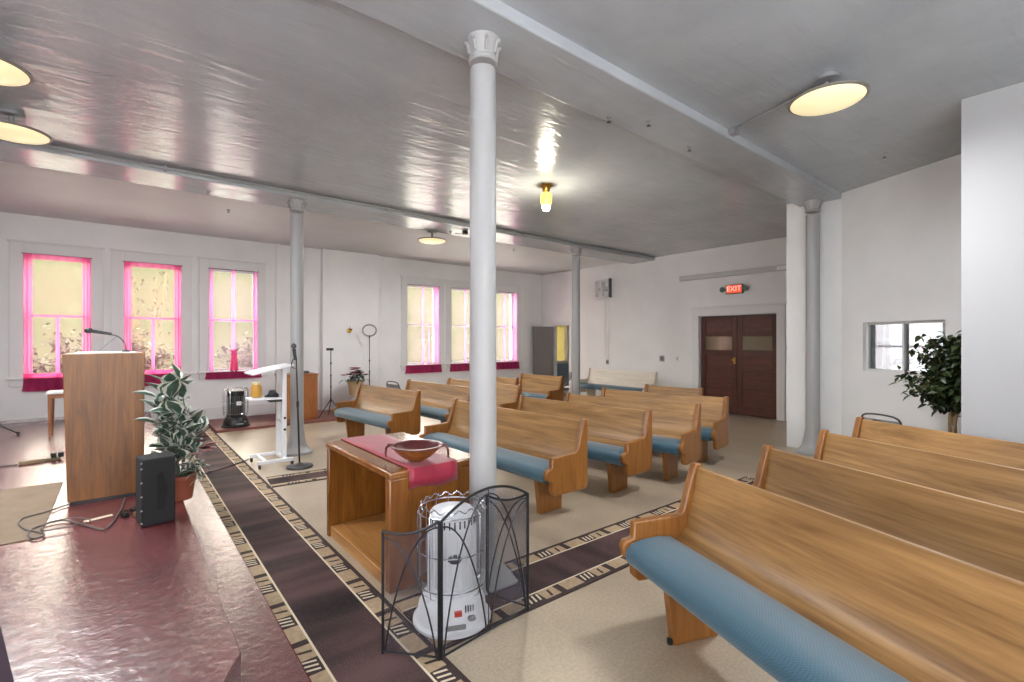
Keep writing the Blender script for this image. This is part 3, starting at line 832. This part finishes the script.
rr = random.Random(21)
t = thing('potted_plant', 'variegated artificial plant in a terracotta pot behind the black loudspeaker', 'plant', (.395, 4.95, .26))
MB().lathe([(.075,0),(.08,.01),(.10,.17),(.11,.175),(.11,.205),(.095,.205),(.09,.18),(.001,.17)], 24).build('pot', M['terracotta'], t)
st = MB(); lv = MB()
for k in range(12):
    a = rr.uniform(0, 6.28); lean = rr.uniform(.02, .16); h = rr.uniform(.35, .95) if k > 4 else rr.uniform(.8, 1.0)
    if k <= 4: lean = rr.uniform(.02, .10)
    tip = Vector((math.cos(a)*lean - (.06 if h > .7 else -.03), math.sin(a)*lean, h)); pts = arc((0,0,.17), tip, .05, 6, (math.cos(a), math.sin(a), 0))
    st.tube(pts, .006, 5, r2=.003)
    for j in range(2, 7):
        for _ in range(2):
            b = rr.uniform(0, 6.28); lv.leaf(pts[j], (math.cos(b), math.sin(b), rr.uniform(.3, 1.9)), rr.uniform(.14, .21), rr.uniform(.10, .145), 0, 1, rr.uniform(.1, .4), rr.uniform(-.6, .6))
for k in range(10):
    a = rr.uniform(-1.8, .8); p = (math.cos(a)*.05, math.sin(a)*.05, .2)
    e = Vector((math.cos(a)*rr.uniform(.12, .2)+.03, math.sin(a)*rr.uniform(.12, .2), rr.uniform(.12, .3))); pts = arc(p, e, .08, 5); st.tube(pts, .004, 5)
    for j in range(1, 6):
        b = rr.uniform(0, 6.28); lv.leaf(pts[j], (math.cos(b), math.sin(b), rr.uniform(-.5, .5)), rr.uniform(.05, .08), .035, 0, 1, .3, rr.uniform(-1, 1))
st.build('stems', M['leaf'], t); lv.build('foliage', [M['leaf'], M['leafedge']], t)
fw = MB()
for k in range(9):
    c = Vector((.15+rr.uniform(-.08, .07), -.06+rr.uniform(-.09, .05), .45+rr.uniform(-.08, .08)))
    for j in range(7):
        a = j*.9; fw.leaf(c, (math.cos(a), math.sin(a), .5), .05, .04, k % 2, None, .2)
fw.build('flowers', [M['pinkflower'], M['darkflower']], t)

t = thing('side_table', 'small brown table with a white top behind the pulpit', 'table', (-.80, 9.22, .26))
MB().box(-.02, .62, -.02, .42, .60, .625).build('tabletop', M['white'], t, bevel=.004)
MB().box(0, .6, 0, .40, .54, .60).build('apron', M['cabwood'], t)
for x in (0, .56):
    for y in (0, .36):
        mb = MB(); b = 0; mb.v += [(x+.008,y+.008,0),(x+.032,y+.008,0),(x+.032,y+.032,0),(x+.008,y+.032,0),(x,y,.55),(x+.045,y,.55),(x+.045,y+.045,.55),(x,y+.045,.55)]
        for q in ((0,3,2,1),(4,5,6,7),(0,1,5,4),(1,2,6,5),(2,3,7,6),(3,0,4,7)): mb.f.append(q); mb.m.append(0)
        mb.build('leg', M['cabwood'], t)
t = thing('tripod_stand', 'black tripod stand at the far left edge of the platform', 'stand', (-1.75, 9.95, .26))
MB().tube([(0,0,.12), (0,0,1.35)], .014, 10).build('pole', M['blackm'], t)
for k in range(3):
    a = R(-15 + 120*k); e = (.62*math.cos(a), .62*math.sin(a), .02)
    lg = MB().tube([(0,0,.42), e], .010, 8).build('leg', M['blackm'], t)
    MB().ball((e[0], e[1], .022), .022).build('rubber_foot', M['black'], lg)
t = thing('power_strip', 'long tan power strip with plugs on the platform left of the pulpit', 'power strip', (-.86, 7.37, .26), 12)
MB().box(0, .20, -.03, .03, 0, .04).build('housing', plain('tan_plastic', '#7c6a50', .5), t, bevel=.006)
MB().box(.20, .33, -.022, .022, 0, .035).build('outlet_block', plain('olive_plastic', '#5d5641', .5), t, bevel=.005)
for x in (.25, .31): MB().box(x, x+.045, -.03, .03, .035, .085).build('plug', M['black'], t, bevel=.006)
def cable(name, label, pts, r, mat, z):
    P = [(x, y, z) if len((x, y)) == 2 else (x, y) for x, y in pts]
    return tag(MB().tube(spline(P, 5), r, 6).build(name, mat), label, 'cable')
cable('microphone_cable', 'loose grey cable looped on the floor mat below the pulpit', [(-.33,5.31),(-.46,5.18),(-.57,5.11),(-.58,4.97),(-.53,4.80),(-.47,4.70),(-.41,4.57),(-.46,4.54),(-.50,4.65),(-.48,4.79),(-.35,4.86),(-.24,4.70),(-.12,4.47),(-.08,4.48),(-.04,4.65),(0,4.95),(.02,5.22)], .006, M['cord'], .273)
cable('speaker_cable', 'second thin grey cable beside the looped cable on the platform', [(-.22,4.66),(-.29,4.63),(-.39,4.62),(-.43,4.66),(-.44,4.76),(-.38,4.83),(-.29,4.84),(-.20,4.74),(-.18,4.68)], .005, M['cord'], .285)
cable('power_cable', 'thin dark cord running left from the tan power strip', [(-.87,7.37),(-1.0,7.38),(-1.3,7.34),(-1.7,7.4)], .006, M['blackcord'], .268)
cable('black_cord', 'black cord crossing the long runner toward the rolling lectern', [(.70,6.72),(.85,6.82),(1.0,6.93),(1.19,7.09),(1.33,7.25)], .007, M['blackcord'], .016)
pl = thing('plug_cluster', 'dark plugs and tangled leads on the floor between pulpit and loudspeaker', 'plug', (.09, 4.66, .26), 20)
for k, (x, y) in enumerate([(0,0), (-.05,.07), (.03,.12)]): MB().box(x-.02, x+.02, y-.03, y+.03, 0, .035).build('plug', M['black'] if k else plain('brown_plug', '#6b4a2c', .5), pl, bevel=.006)
MB().tube(spline([(.03,.10,.01),(.06,.16,.008),(.0,.2,.008),(-.05,.09,.008)]), .005, 6).build('lead', M['blackcord'], pl)

# ------------------------------------------------------------------ rolling lectern, microphone stand, things on the ledge
LX, LY = 1.52, 6.88
t = thing('rolling_lectern', 'white rolling lectern with tilted desk in front of the platform column', 'lectern', (LX, LY, 0))
fr_ = MB()
fr_.box(-.21, .21, -.28, -.235, .055, .10); fr_.box(-.21, .21, .20, .245, .055, .10); fr_.box(-.14, -.095, -.235, .20, .06, .095); fr_.box(.10, .145, -.235, .20, .06, .095)
fr_.build('base_frame', M['whitem'], t, bevel=.006)
for x, y in ((-.19,-.257), (.19,-.257), (-.19,.223), (.19,.223)):
    cs = MB(); cs.lathe([(.004,-.012),(.028,-.012),(.03,-.006),(.03,.006),(.028,.012),(.004,.012)], 14, (x, y, .03), axis=0); cs.box(x-.008, x+.008, y-.012, y+.012, .03, .056)
    cs.build('caster', M['black'], t)
for y in (-.13, .15):
    MB().box(.095, .15, y-.035, y+.035, .095, 1.235).build('upright', M['whitem'], t, bevel=.006)
for z in (.52, .95): MB().box(.105, .14, -.10, .12, z, z+.05).build('crossbar', M['whitem'], t)
kn = MB()
for z in (.45, .60): kn.ball((.125, -.17, z), .016, n=8, k=6)
kn.build('bolts', M['black'], t)
mb = MB(); mb.box(-.25, .25, -.25, .25, -.011, .011); mb.move(Matrix.Translation((-.03, -.02, 1.235)) @ Matrix.Rotation(R(-12.5), 4, 'Y'))
mb.build('desk', M['whitem'], t, bevel=.004)
mb = MB(); mb.box(-.28, .095, -.16, .14, .845, .87); mb.build('side_shelf', M['whitem'], t, bevel=.003)
MB().box(-.05, .095, -.163, .0, .815, .845).build('shelf_bracket', M['black'], t, bevel=.004)
def onl(x, y): return (LX + x, LY + y)
j = thing('snack_jar', 'mustard yellow jar on the rolling lectern shelf', 'jar', (*onl(-.17, .03), .871))
MB().lathe([(.04,0),(.06,.01),(.066,.04),(.066,.13),(.052,.155),(.05,.165)], 20).build('jar_body', M['yellow'], j)
MB().lathe([(.05,.165),(.052,.17),(.052,.19),(.02,.195)], 20).build('lid', plain('pale_lid', '#d8c98f', .5), j)
j = thing('tape_dispenser', 'black desk gadget beside the mustard jar on the lectern shelf', 'gadget', (*onl(.0, -.06), .871), -38)
MB().prism([(-.09,0),(.08,0),(.07,.04),(.03,.07),(-.02,.075),(-.06,.03),(-.09,.02)], 1, -.03, .03).build('body', M['black'], j, bevel=.008)
MB().lathe([(.012,-.034),(.035,-.034),(.035,.034),(.012,.034)], 16, (.0, 0, .06), axis=1).build('roll', M['darkgrey'], j)

t = thing('microphone_stand', 'black straight microphone stand on a round base beside the rolling lectern', 'microphone stand', (1.75, 6.43, 0))
MB().lathe([(.155,0),(.16,.008),(.155,.025),(.06,.04),(.02,.06)], 32).build('base', M['darkgrey'], t)
MB().tube([(0,0,.04), (-.02,.01,.80)], .011, 10).build('lower_tube', M['blackm'], t)
MB().tube([(-.02,.01,.78), (-.035,.02,1.38)], .008, 10).build('upper_tube', M['blackm'], t)
MB().lathe([(.015,-.04),(.017,0),(.015,.04)], 12, (-.02,.01,.80)).build('clutch', M['black'], t)
MB().tube([(-.04,.02,1.36), (-.052,.03,1.43), (-.058,.035,1.50)], .018, 10, r2=.022).build('microphone_body', M['black'], t)
MB().ball((-.06,.037,1.535), .033, .033, .036).build('microphone_head', M['darkgrey'], t)
MB().tube(spline([(-.045,.02,1.40), (-.085,.03,1.33), (-.08,.03,1.27), (-.045,.02,1.25)]), .006, 6).build('cable_loop', M['black'], t)

t = thing('brown_cabinet', 'low brown wooden cabinet on the ledge behind the platform column', 'cabinet', (2.36, 9.9, .045))
MB().box(0, .68, 0, .45, 0, .88).build('carcass', M['cabwood'], t, bevel=.006)
MB().box(-.015, .695, -.015, .465, .88, .905).build('top', M['cabwood'], t, bevel=.005)
MB().box(.02, .33, -.018, 0, .05, .85).build('door', wood('lighter_cabinet_door', '#8d5a2c', '#b5793f', 2, 8, .4), t, bevel=.004)
dr = MB().box(.35, .66, -.018, 0, .05, .85).build('door', M['cabwood'], t, bevel=.004)
MB().ball((.375, -.028, .5), .012, n=10, k=6).build('knob', M['brass'], dr)
t = thing('clutter_box', 'small dark case lying on top of the brown cabinet', 'case', (2.62, 10.05, .95))
MB().box(0, .3, 0, .2, 0, .05).build('body', M['darkgrey'], t, bevel=.008); MB().tube([(.1,0,.03),(.1,-.03,.03),(.2,-.03,.03),(.2,0,.03)], .006, 6).build('handle', M['black'], t)

def make_tripod(name, label, loc, h, head):
    t = thing(name, label, 'tripod', loc)
    MB().tube([(0,0,.30), (0,0,.85)], .013, 8).build('lower_tube', M['blackm'], t); MB().tube([(0,0,.8), (0,0,h)], .009, 8).build('upper_tube', M['blackm'], t)
    cl = MB()
    for z in (.36, .62, .85, 1.1): cl.lathe([(.014,-.02),(.018,0),(.014,.02)], 10, (0,0,z))
    cl.build('clamps', M['black'], t)
    for k in range(3):
        a = R(200 + 120*k); MB().tube([(0,0,.36), (.30*math.cos(a), .30*math.sin(a), .008)], .009, 8).build('leg', M['blackm'], t)
    return t
t = make_tripod('phone_tripod', 'black phone tripod standing on the ledge right of the brown cabinet', (3.33, 10.0, .045), 1.36, 0)
MB().box(-.09, .05, -.015, .015, 1.36, 1.41).build('phone_clamp', M['black'], t, bevel=.004)
t = make_tripod('ring_light', 'ring light on a thin black stand against the window wall', (4.45, 10.72, .045), 1.62, 0)
rg = MB(); rg.tube([(.155*math.cos(2*math.pi*k/32)*.80, -.155*math.cos(2*math.pi*k/32)*.6, 1.80+.155*math.sin(2*math.pi*k/32)*.85) for k in range(32)], .018, 8, closed=True)
rg.build('ring', M['grey'], t)
MB().tube([(0,0,1.62), (0,0,1.69)], .016, 8).build('ball_head', M['black'], t)
t = thing('wall_sconce', 'small brass candle sconce on the window wall above the phone tripod', 'sconce', (4.10, YW-.14, 1.78))
MB().lathe([(.05,0),(.06,-.012),(.03,-.025),(.012,-.03)], 20, (0,0,.06), axis=1).build('back_plate', M['brass'], t)
MB().tube(spline([(0,-.02,.06),(.0,-.07,.02),(0,-.11,.03),(0,-.11,.07)]), .008, 8).build('arm', M['brass'], t)
MB().lathe([(.02,.07),(.035,.085),(.038,.10),(.025,.095)], 16, (0,-.11,0)).build('cup', plain('dark_glass_cup', '#4a3226', .3), t)
MB().tube([(0,-.11,.08),(0,-.11,.19)], .014, 10).build('candle', M['white'], t)

rr = random.Random(5)
t = thing('flower_basket', 'basket of dusty pink artificial flowers on a white stand behind the small pew', 'flowers', (4.02, 10.45, .045))
MB().lathe([(.13,0),(.14,.01),(.11,.06),(.10,.30),(.14,.35),(.15,.36)], 24).build('stand', M['trimw'], t)
MB().lathe([(.11,.36),(.13,.37),(.175,.66),(.185,.68),(.16,.68),(.001,.63)], 24).build('basket', M['basket'], t)
fw = MB(); lv = MB()
for k in range(34):
    a = rr.uniform(0, 6.28); r_ = rr.uniform(.02, .26); c = Vector((r_*math.cos(a), r_*math.sin(a), .95 - r_*.7 + rr.uniform(-.06, .05)))
    if k % 2:
        for j_ in range(8):
            b = j_*.785; fw.leaf(c, (math.cos(b), math.sin(b), .45), .10, .08, 0 if k % 3 else 1, None, .1)
    for j_ in range(2):
        b = rr.uniform(0, 6.28); lv.leaf(c-Vector((0,0,.09)), (math.cos(b), math.sin(b), rr.uniform(-.6, .3)), .14, .06)
fw.build('blooms', [M['pinkflower'], M['darkflower']], t); lv.build('foliage', M['leaf'], t)

# folding chairs
def make_chair(label, loc, rz, seat):
    t = thing('folding_chair', label, 'chair', loc, rz, 'folding chairs'); t.scale = (1, 1, .92)
    MB().box(-.2, .2, -.2, .2, .43, .455).build('seat', seat, t, bevel=.015)
    f = MB()
    for s in (-1, 1):
        f.tube([(s*.21,-.26,0), (s*.21,.0,.44), (s*.21,.19,.74)], .011, 8); f.tube([(s*.19,.24,0), (s*.19,-.16,.44)], .010, 8)
    f.tube(spline([(-.21,.19,.74),(-.19,.205,.82),(-.10,.215,.855),(.10,.215,.855),(.19,.205,.82),(.21,.19,.74)]), .011, 8)
    f.build('frame', M['darkgrey'], t)
    b = MB(); n = 8
    for k in range(n):
        xa, xb = -.2+.4*k/n, -.2+.4*(k+1)/n; cur = lambda x: .19+.03*(1-(x/.2)**2)
        b.prism([(xa,cur(xa)),(xb,cur(xb)),(xb,cur(xb)+.008),(xa,cur(xa)+.008)], 2, .64, .80)
    b.build('backrest', M['grey'], t)
make_chair('grey folding chair whose curved top shows behind the rearmost right pew', (6.68, 1.49, 0), 70, M['grey'])
make_chair('grey folding chair peeking above the small front pew', (4.40, 9.0, 0), 100, M['grey'])
make_chair('black folding chair with a white seat by the far round column', (8.90, 8.88, 0), 231, M['white'])

# ------------------------------------------------------------------ ficus
rr = random.Random(33)
t = thing('ficus_tree', 'tall artificial ficus with dark green leaves at the corner of the near wall', 'plant', (6.48, .96, 0))
MB().lathe([(.11,0),(.12,.01),(.15,.25),(.16,.26),(.14,.26),(.001,.23)], 24).build('pot', M['basket'], t)
tk = MB()
for k in range(3):
    tk.tube([(.025*math.cos(k*2.1+z*5), .025*math.sin(k*2.1+z*5), z) for z in [.22+i*.06 for i in range(16)]], .014, 6)
tk.build('trunk', M['trunk'], t)
br = MB(); lv = MB()
for k in range(72):
    a = rr.uniform(0, 6.28); rad = rr.uniform(.05, .42); zz = rr.uniform(.95, 1.66)
    rad *= min(1, .35 + (zz-.85)/.4) * (1 if zz < 1.5 else .75)
    e = Vector((rad*math.cos(a), max(-.09, rad*math.sin(a)), zz)); p0 = Vector((0,0,rr.uniform(.75, 1.1)))
    pts = arc(p0, e, .10, 6); br.tube(pts, .006, 5, r2=.003)
    for j_ in range(2, 7):
        for _ in range(7):
            b = rr.uniform(0, 6.28); q = pts[j_] + Vector((rr.gauss(0,.04), rr.gauss(0,.04), rr.gauss(0,.04)))
            q.y = max(q.y, -.08)
            lv.leaf(q, (math.cos(b), abs(math.sin(b)) if q.y < .02 else math.sin(b), rr.uniform(-1.1, .3)), rr.uniform(.06, .10), rr.uniform(.035, .05), 0, None, .2, rr.uniform(-.8, .8))
br.build('branches', M['trunk'], t); lv.build('foliage', M['ficus'], t)

# ------------------------------------------------------------------ fittings on the door wall
t = thing('wall_fan', 'white square fan mounted high on the back wall', 'fan', (XD, 8.58, 3.02), -6)
fm = MB()
for s in (-1, 1): fm.box(-.19, -.08, s*.262-.008, s*.262+.008, -.25, .25)
fm.build('side_frame', M['darkgrey'], t, bevel=.01)
fm = MB()
for s in (-1, 1): fm.box(-.20, -.06, -.255, .255, s*.25-.025, s*.25+.025)
for s in (-1, 1): fm.box(-.20, -.06, s*.24-.015, s*.24+.015, -.225, .225)
fm.build('frame', M['trimw'], t, bevel=.01)
gr = MB()
for r_ in (.05, .09, .13, .17, .21): gr.tube([(-.205, r_*math.cos(2*math.pi*k/28), r_*math.sin(2*math.pi*k/28)) for k in range(28)], .004, 5, closed=True)
for k in range(12):
    a = k*math.pi/6; gr.tube([(-.205, 0, 0), (-.205, .235*math.cos(a), .235*math.sin(a))], .004, 5)
gr.build('grille', M['whitem'], t)
bl = MB()
for k in range(4):
    v = len(bl.v); bl.box(-.006, .006, .02, .19, -.05, .05); bl.move(Matrix.Translation((-.13,0,0)) @ Matrix.Rotation(k*math.pi/2, 4, 'X') @ Matrix.Rotation(R(25), 4, 'Y'), v)
bl.lathe([(.03,-.16),(.035,-.14),(.03,-.08)], 14, axis=0); bl.build('blades', M['grey'], t)
MB().box(-.07, 0, -.04, .04, -.06, .06).build('bracket', M['darkgrey'], t)
cd = MB(); cd.tube(spline([(-.05,.03,-.06),(-.02,.05,-.3),(-.02,.03,-.5),(-.015,.06,-1.2),(-.012,.02,-1.95)]), .007, 6); cd.tube(spline([(-.06,-.12,-.25),(-.02,-.10,-.5),(-.012,-.08,-1.1),(-.012,-.05,-1.95)]), .006, 6)
cd.build('cord', M['trimw'], t)
def wall_plate(name, label, y, z, mat, cat, dark, w_=.045, h_=.06):
    t = thing(name, label, cat, (XD, y, z))
    MB().box(-.012, 0, -w_, w_, -h_, h_).build('plate', mat, t, bevel=.003); MB().box(-.02, -.012, -w_*.3, w_*.3, -h_*.35, h_*.35).build('toggle', dark, t, bevel=.002)
wall_plate('thermostat', 'dark square thermostat on the back wall left of the double doors', 6.85, 1.17, M['grey'], 'thermostat', M['black'], .065, .07)
wall_plate('light_switch', 'white light switch plate just left of the double door frame', 6.13+.3, 1.18, M['trimw'], 'switch', M['grey'], .04, .06)
wall_plate('wall_outlet', 'pale outlet with cords below the wall fan', 8.56, 1.03, M['grey'], 'outlet', M['black'])
wall_plate('alarm_keypad', 'black alarm keypad right of the double doors', 3.97, 1.46, M['black'], 'keypad', M['darkgrey'], .03, .07)
t = thing('exit_sign', 'red lit EXIT sign with two emergency lamps above the double doors', 'sign', (XD, 5.03, 2.72), 90)
# local x runs toward -Y... the face looks toward -X
t.rotation_euler = (0, 0, R(-90))
MB().box(-.18, .18, -.07, 0, -.10, .10).build('housing', M['teal'], t, bevel=.008)
MB().box(-.165, .165, -.074, -.069, -.085, .085).build('lit_face', M['exitred'], t)
fc = bpy.data.curves.new('exit_lettering', 'FONT'); fc.body = 'EXIT'; fc.size = .155; fc.align_x = 'CENTER'; fc.align_y = 'CENTER'; fc.extrude = .002
tmp = bpy.data.objects.new('tmp', fc); col.objects.link(tmp); bpy.context.view_layer.update()
lme = bpy.data.meshes.new_from_object(tmp.evaluated_get(bpy.context.evaluated_depsgraph_get())); bpy.data.objects.remove(tmp)
lme.materials.clear(); lme.materials.append(M['exitlet'])
fo = bpy.data.objects.new('lettering', lme); col.objects.link(fo); fo.parent = t; fo.location = (0, -.0765, 0); fo.rotation_euler = (R(90), 0, 0)
for s in (-1, 1):
    lp = MB(); lp.lathe([(.03,.0),(.055,-.05),(.06,-.07),(.05,-.075)], 16, (s*.25, -.02, 0), axis=1); lp.box(min(s*.17, s*.25), max(s*.17, s*.25), -.05, -.02, -.02, .02)
    lp.build('emergency_lamp', M['teal'], t)
t = thing('wall_light_bar', 'long grey light bar fixed high on the back wall above the double doors', 'light bar', (XD, 3.4, 3.06))
MB().box(-.09, 0, 0, 2.93, -.05, .06).build('housing', plain('pale_grey_housing', '#b9babb', .5), t, bevel=.012)
MB().box(-.10, -.085, .05, .75, -.04, .04).build('tube', M['whitem'], t, bevel=.01)

# ------------------------------------------------------------------ ceiling fittings
LAMP_W = 58
GLP = 'round glass ceiling lamps'
def make_lamp(x, y, label, first=[None]):
    if first[0] is None:
        t = thing('ceiling_lamp', label, 'ceiling lamp', (x, y, CEIL), 0, GLP)
        MB().lathe([(.001,0),(.09,0),(.09,-.03),(.02,-.04),(.02,-.19)], 24).build('canopy', M['grey'], t)
        MB().lathe([(.262,-.165),(.272,-.17),(.272,-.182),(.262,-.185)], 48).build('rim', plain('lamp_rim', '#77736a', .4), t)
        MB().lathe([(.265,-.175),(.24,-.195),(.18,-.215),(.10,-.228),(.001,-.232)], 48).build('glass_bowl', M['lampglass'], t)
        al = bpy.data.lights.new('lamp_light', 'AREA'); al.shape = 'DISK'; al.size = .5; al.energy = LAMP_W; al.color = (.97, .98, 1)
        ao = bpy.data.objects.new('lamp_light', al); col.objects.link(ao); ao.parent = t; ao.location = (0, 0, -.27)
        first[0] = t
    else:
        t = copy_tree(first[0]); t.location = (x, y, CEIL); t['label'] = label
    return t
make_lamp(4.32, 1.38, 'round glass ceiling lamp above the right pews, linked to a surface conduit')
make_lamp(4.56, 8.02, 'round glass ceiling lamp near the window wall, left of the big white column')
make_lamp(-.78, 6.27, 'round glass ceiling lamp above the pulpit, lower of the two at the left edge')
make_lamp(-.77, 4.9, 'round glass ceiling lamp at the left edge nearest the top of the photo')
t = thing('jar_light', 'small amber glass jar light glowing on the ceiling in the middle of the room', 'ceiling lamp', (4.40, 4.70, CEIL))
MB().lathe([(.001,0),(.07,0),(.075,-.02),(.05,-.05),(.045,-.10)], 20).build('socket', M['brass'], t)
MB().lathe([(.045,-.10),(.075,-.12),(.08,-.15),(.075,-.24),(.06,-.27),(.001,-.28)], 20).build('jar', M['amber'], t)
MB().lathe([(.055,-.268),(.06,-.29),(.045,-.33),(.001,-.345)], 16).build('bulb', M['bulb'], t)
ld = bpy.data.lights.new('jar_bulb', 'POINT'); ld.energy = 34; ld.color = (1, .92, .74); ld.shadow_soft_size = .06
lo = bpy.data.objects.new('bulb_light', ld); col.objects.link(lo); lo.parent = t; lo.location = (0, 0, -.40)

SP = 'sprinkler heads on the ceiling'
spr0 = None
for x, y, z, lb in [(6.60, 1.55, CEIL, 'sprinkler head on the ceiling above the viewing window'), (3.73, 2.62, CEIL-.08, 'middle sprinkler head under the near beam, right of the column'),
                (3.39, 2.80, CEIL-.08, 'sprinkler head under the near beam closest to the near column'), (4.55, 2.70, CEIL-.08, 'sprinkler head under the near beam by the conduit'),
                (1.31, 8.75, CEIL, 'small sprinkler head on the ceiling left of the platform column'), (.90, 7.55, CEIL-.08, 'sprinkler head under the far beam left of the platform column'),
                (4.67, 7.55, CEIL-.08, 'sprinkler head under the far beam beside the lamp near the windows'), (6.89, 8.43, CEIL, 'sprinkler head on the ceiling right of the big column, near the windows')]:
    if spr0 is None:
        spr0 = t = thing('sprinkler_head', lb, 'sprinkler', (x, y, z), 0, SP); t.scale = (.75, .75, .75)
        MB().lathe([(.04,0),(.04,-.008),(.02,-.014),(.015,-.03)], 16).build('escutcheon', M['grey'], t)
        MB().lathe([(.006,-.028),(.006,-.05),(.028,-.052),(.028,-.056),(.003,-.058)], 14).build('deflector', M['darkgrey'], t)
    else:
        t = copy_tree(spr0); t.location = (x, y, z); t['label'] = lb
t = thing('beam_shade_strip', 'long grey strip standing in for the shaded near face of the far beam', 'pipe', (0, 0, 0))  # no real pipe: added grey strip standing in for the beam's unlit near face
MB().tube([(-4.7, 7.035, CEIL-.03), (XD-.02, 7.035, CEIL-.03)], .018, 8).build('pipe', M['beamshade'], t)
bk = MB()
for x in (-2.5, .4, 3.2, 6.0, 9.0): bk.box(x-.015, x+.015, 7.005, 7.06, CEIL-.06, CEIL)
bk.build('clamps', M['beamshade'], t)
t = thing('conduit', 'thin surface conduit from the round ceiling lamp to the near beam', 'conduit', (0, 0, 0))
MB().tube([(4.40, 1.50, CEIL-.014), (4.66, 2.33, CEIL-.014)], .012, 8).build('pipe', M['grey'], t)
MB().box(4.62, 4.72, 2.27, 2.35, CEIL-.05, CEIL).build('junction_box', M['grey'], t, bevel=.006)
t = thing('spot_bracket', 'small dark bracket on the far beam just left of the big column', 'bracket', (4.86, 7.35, CEIL-.08))
MB().box(-.04, .04, -.04, .04, -.06, 0).build('box', M['black'], t, bevel=.006); MB().tube([(0,0,-.03), (-.18,.05,-.06)], .008, 8).build('arm', M['trimw'], t)
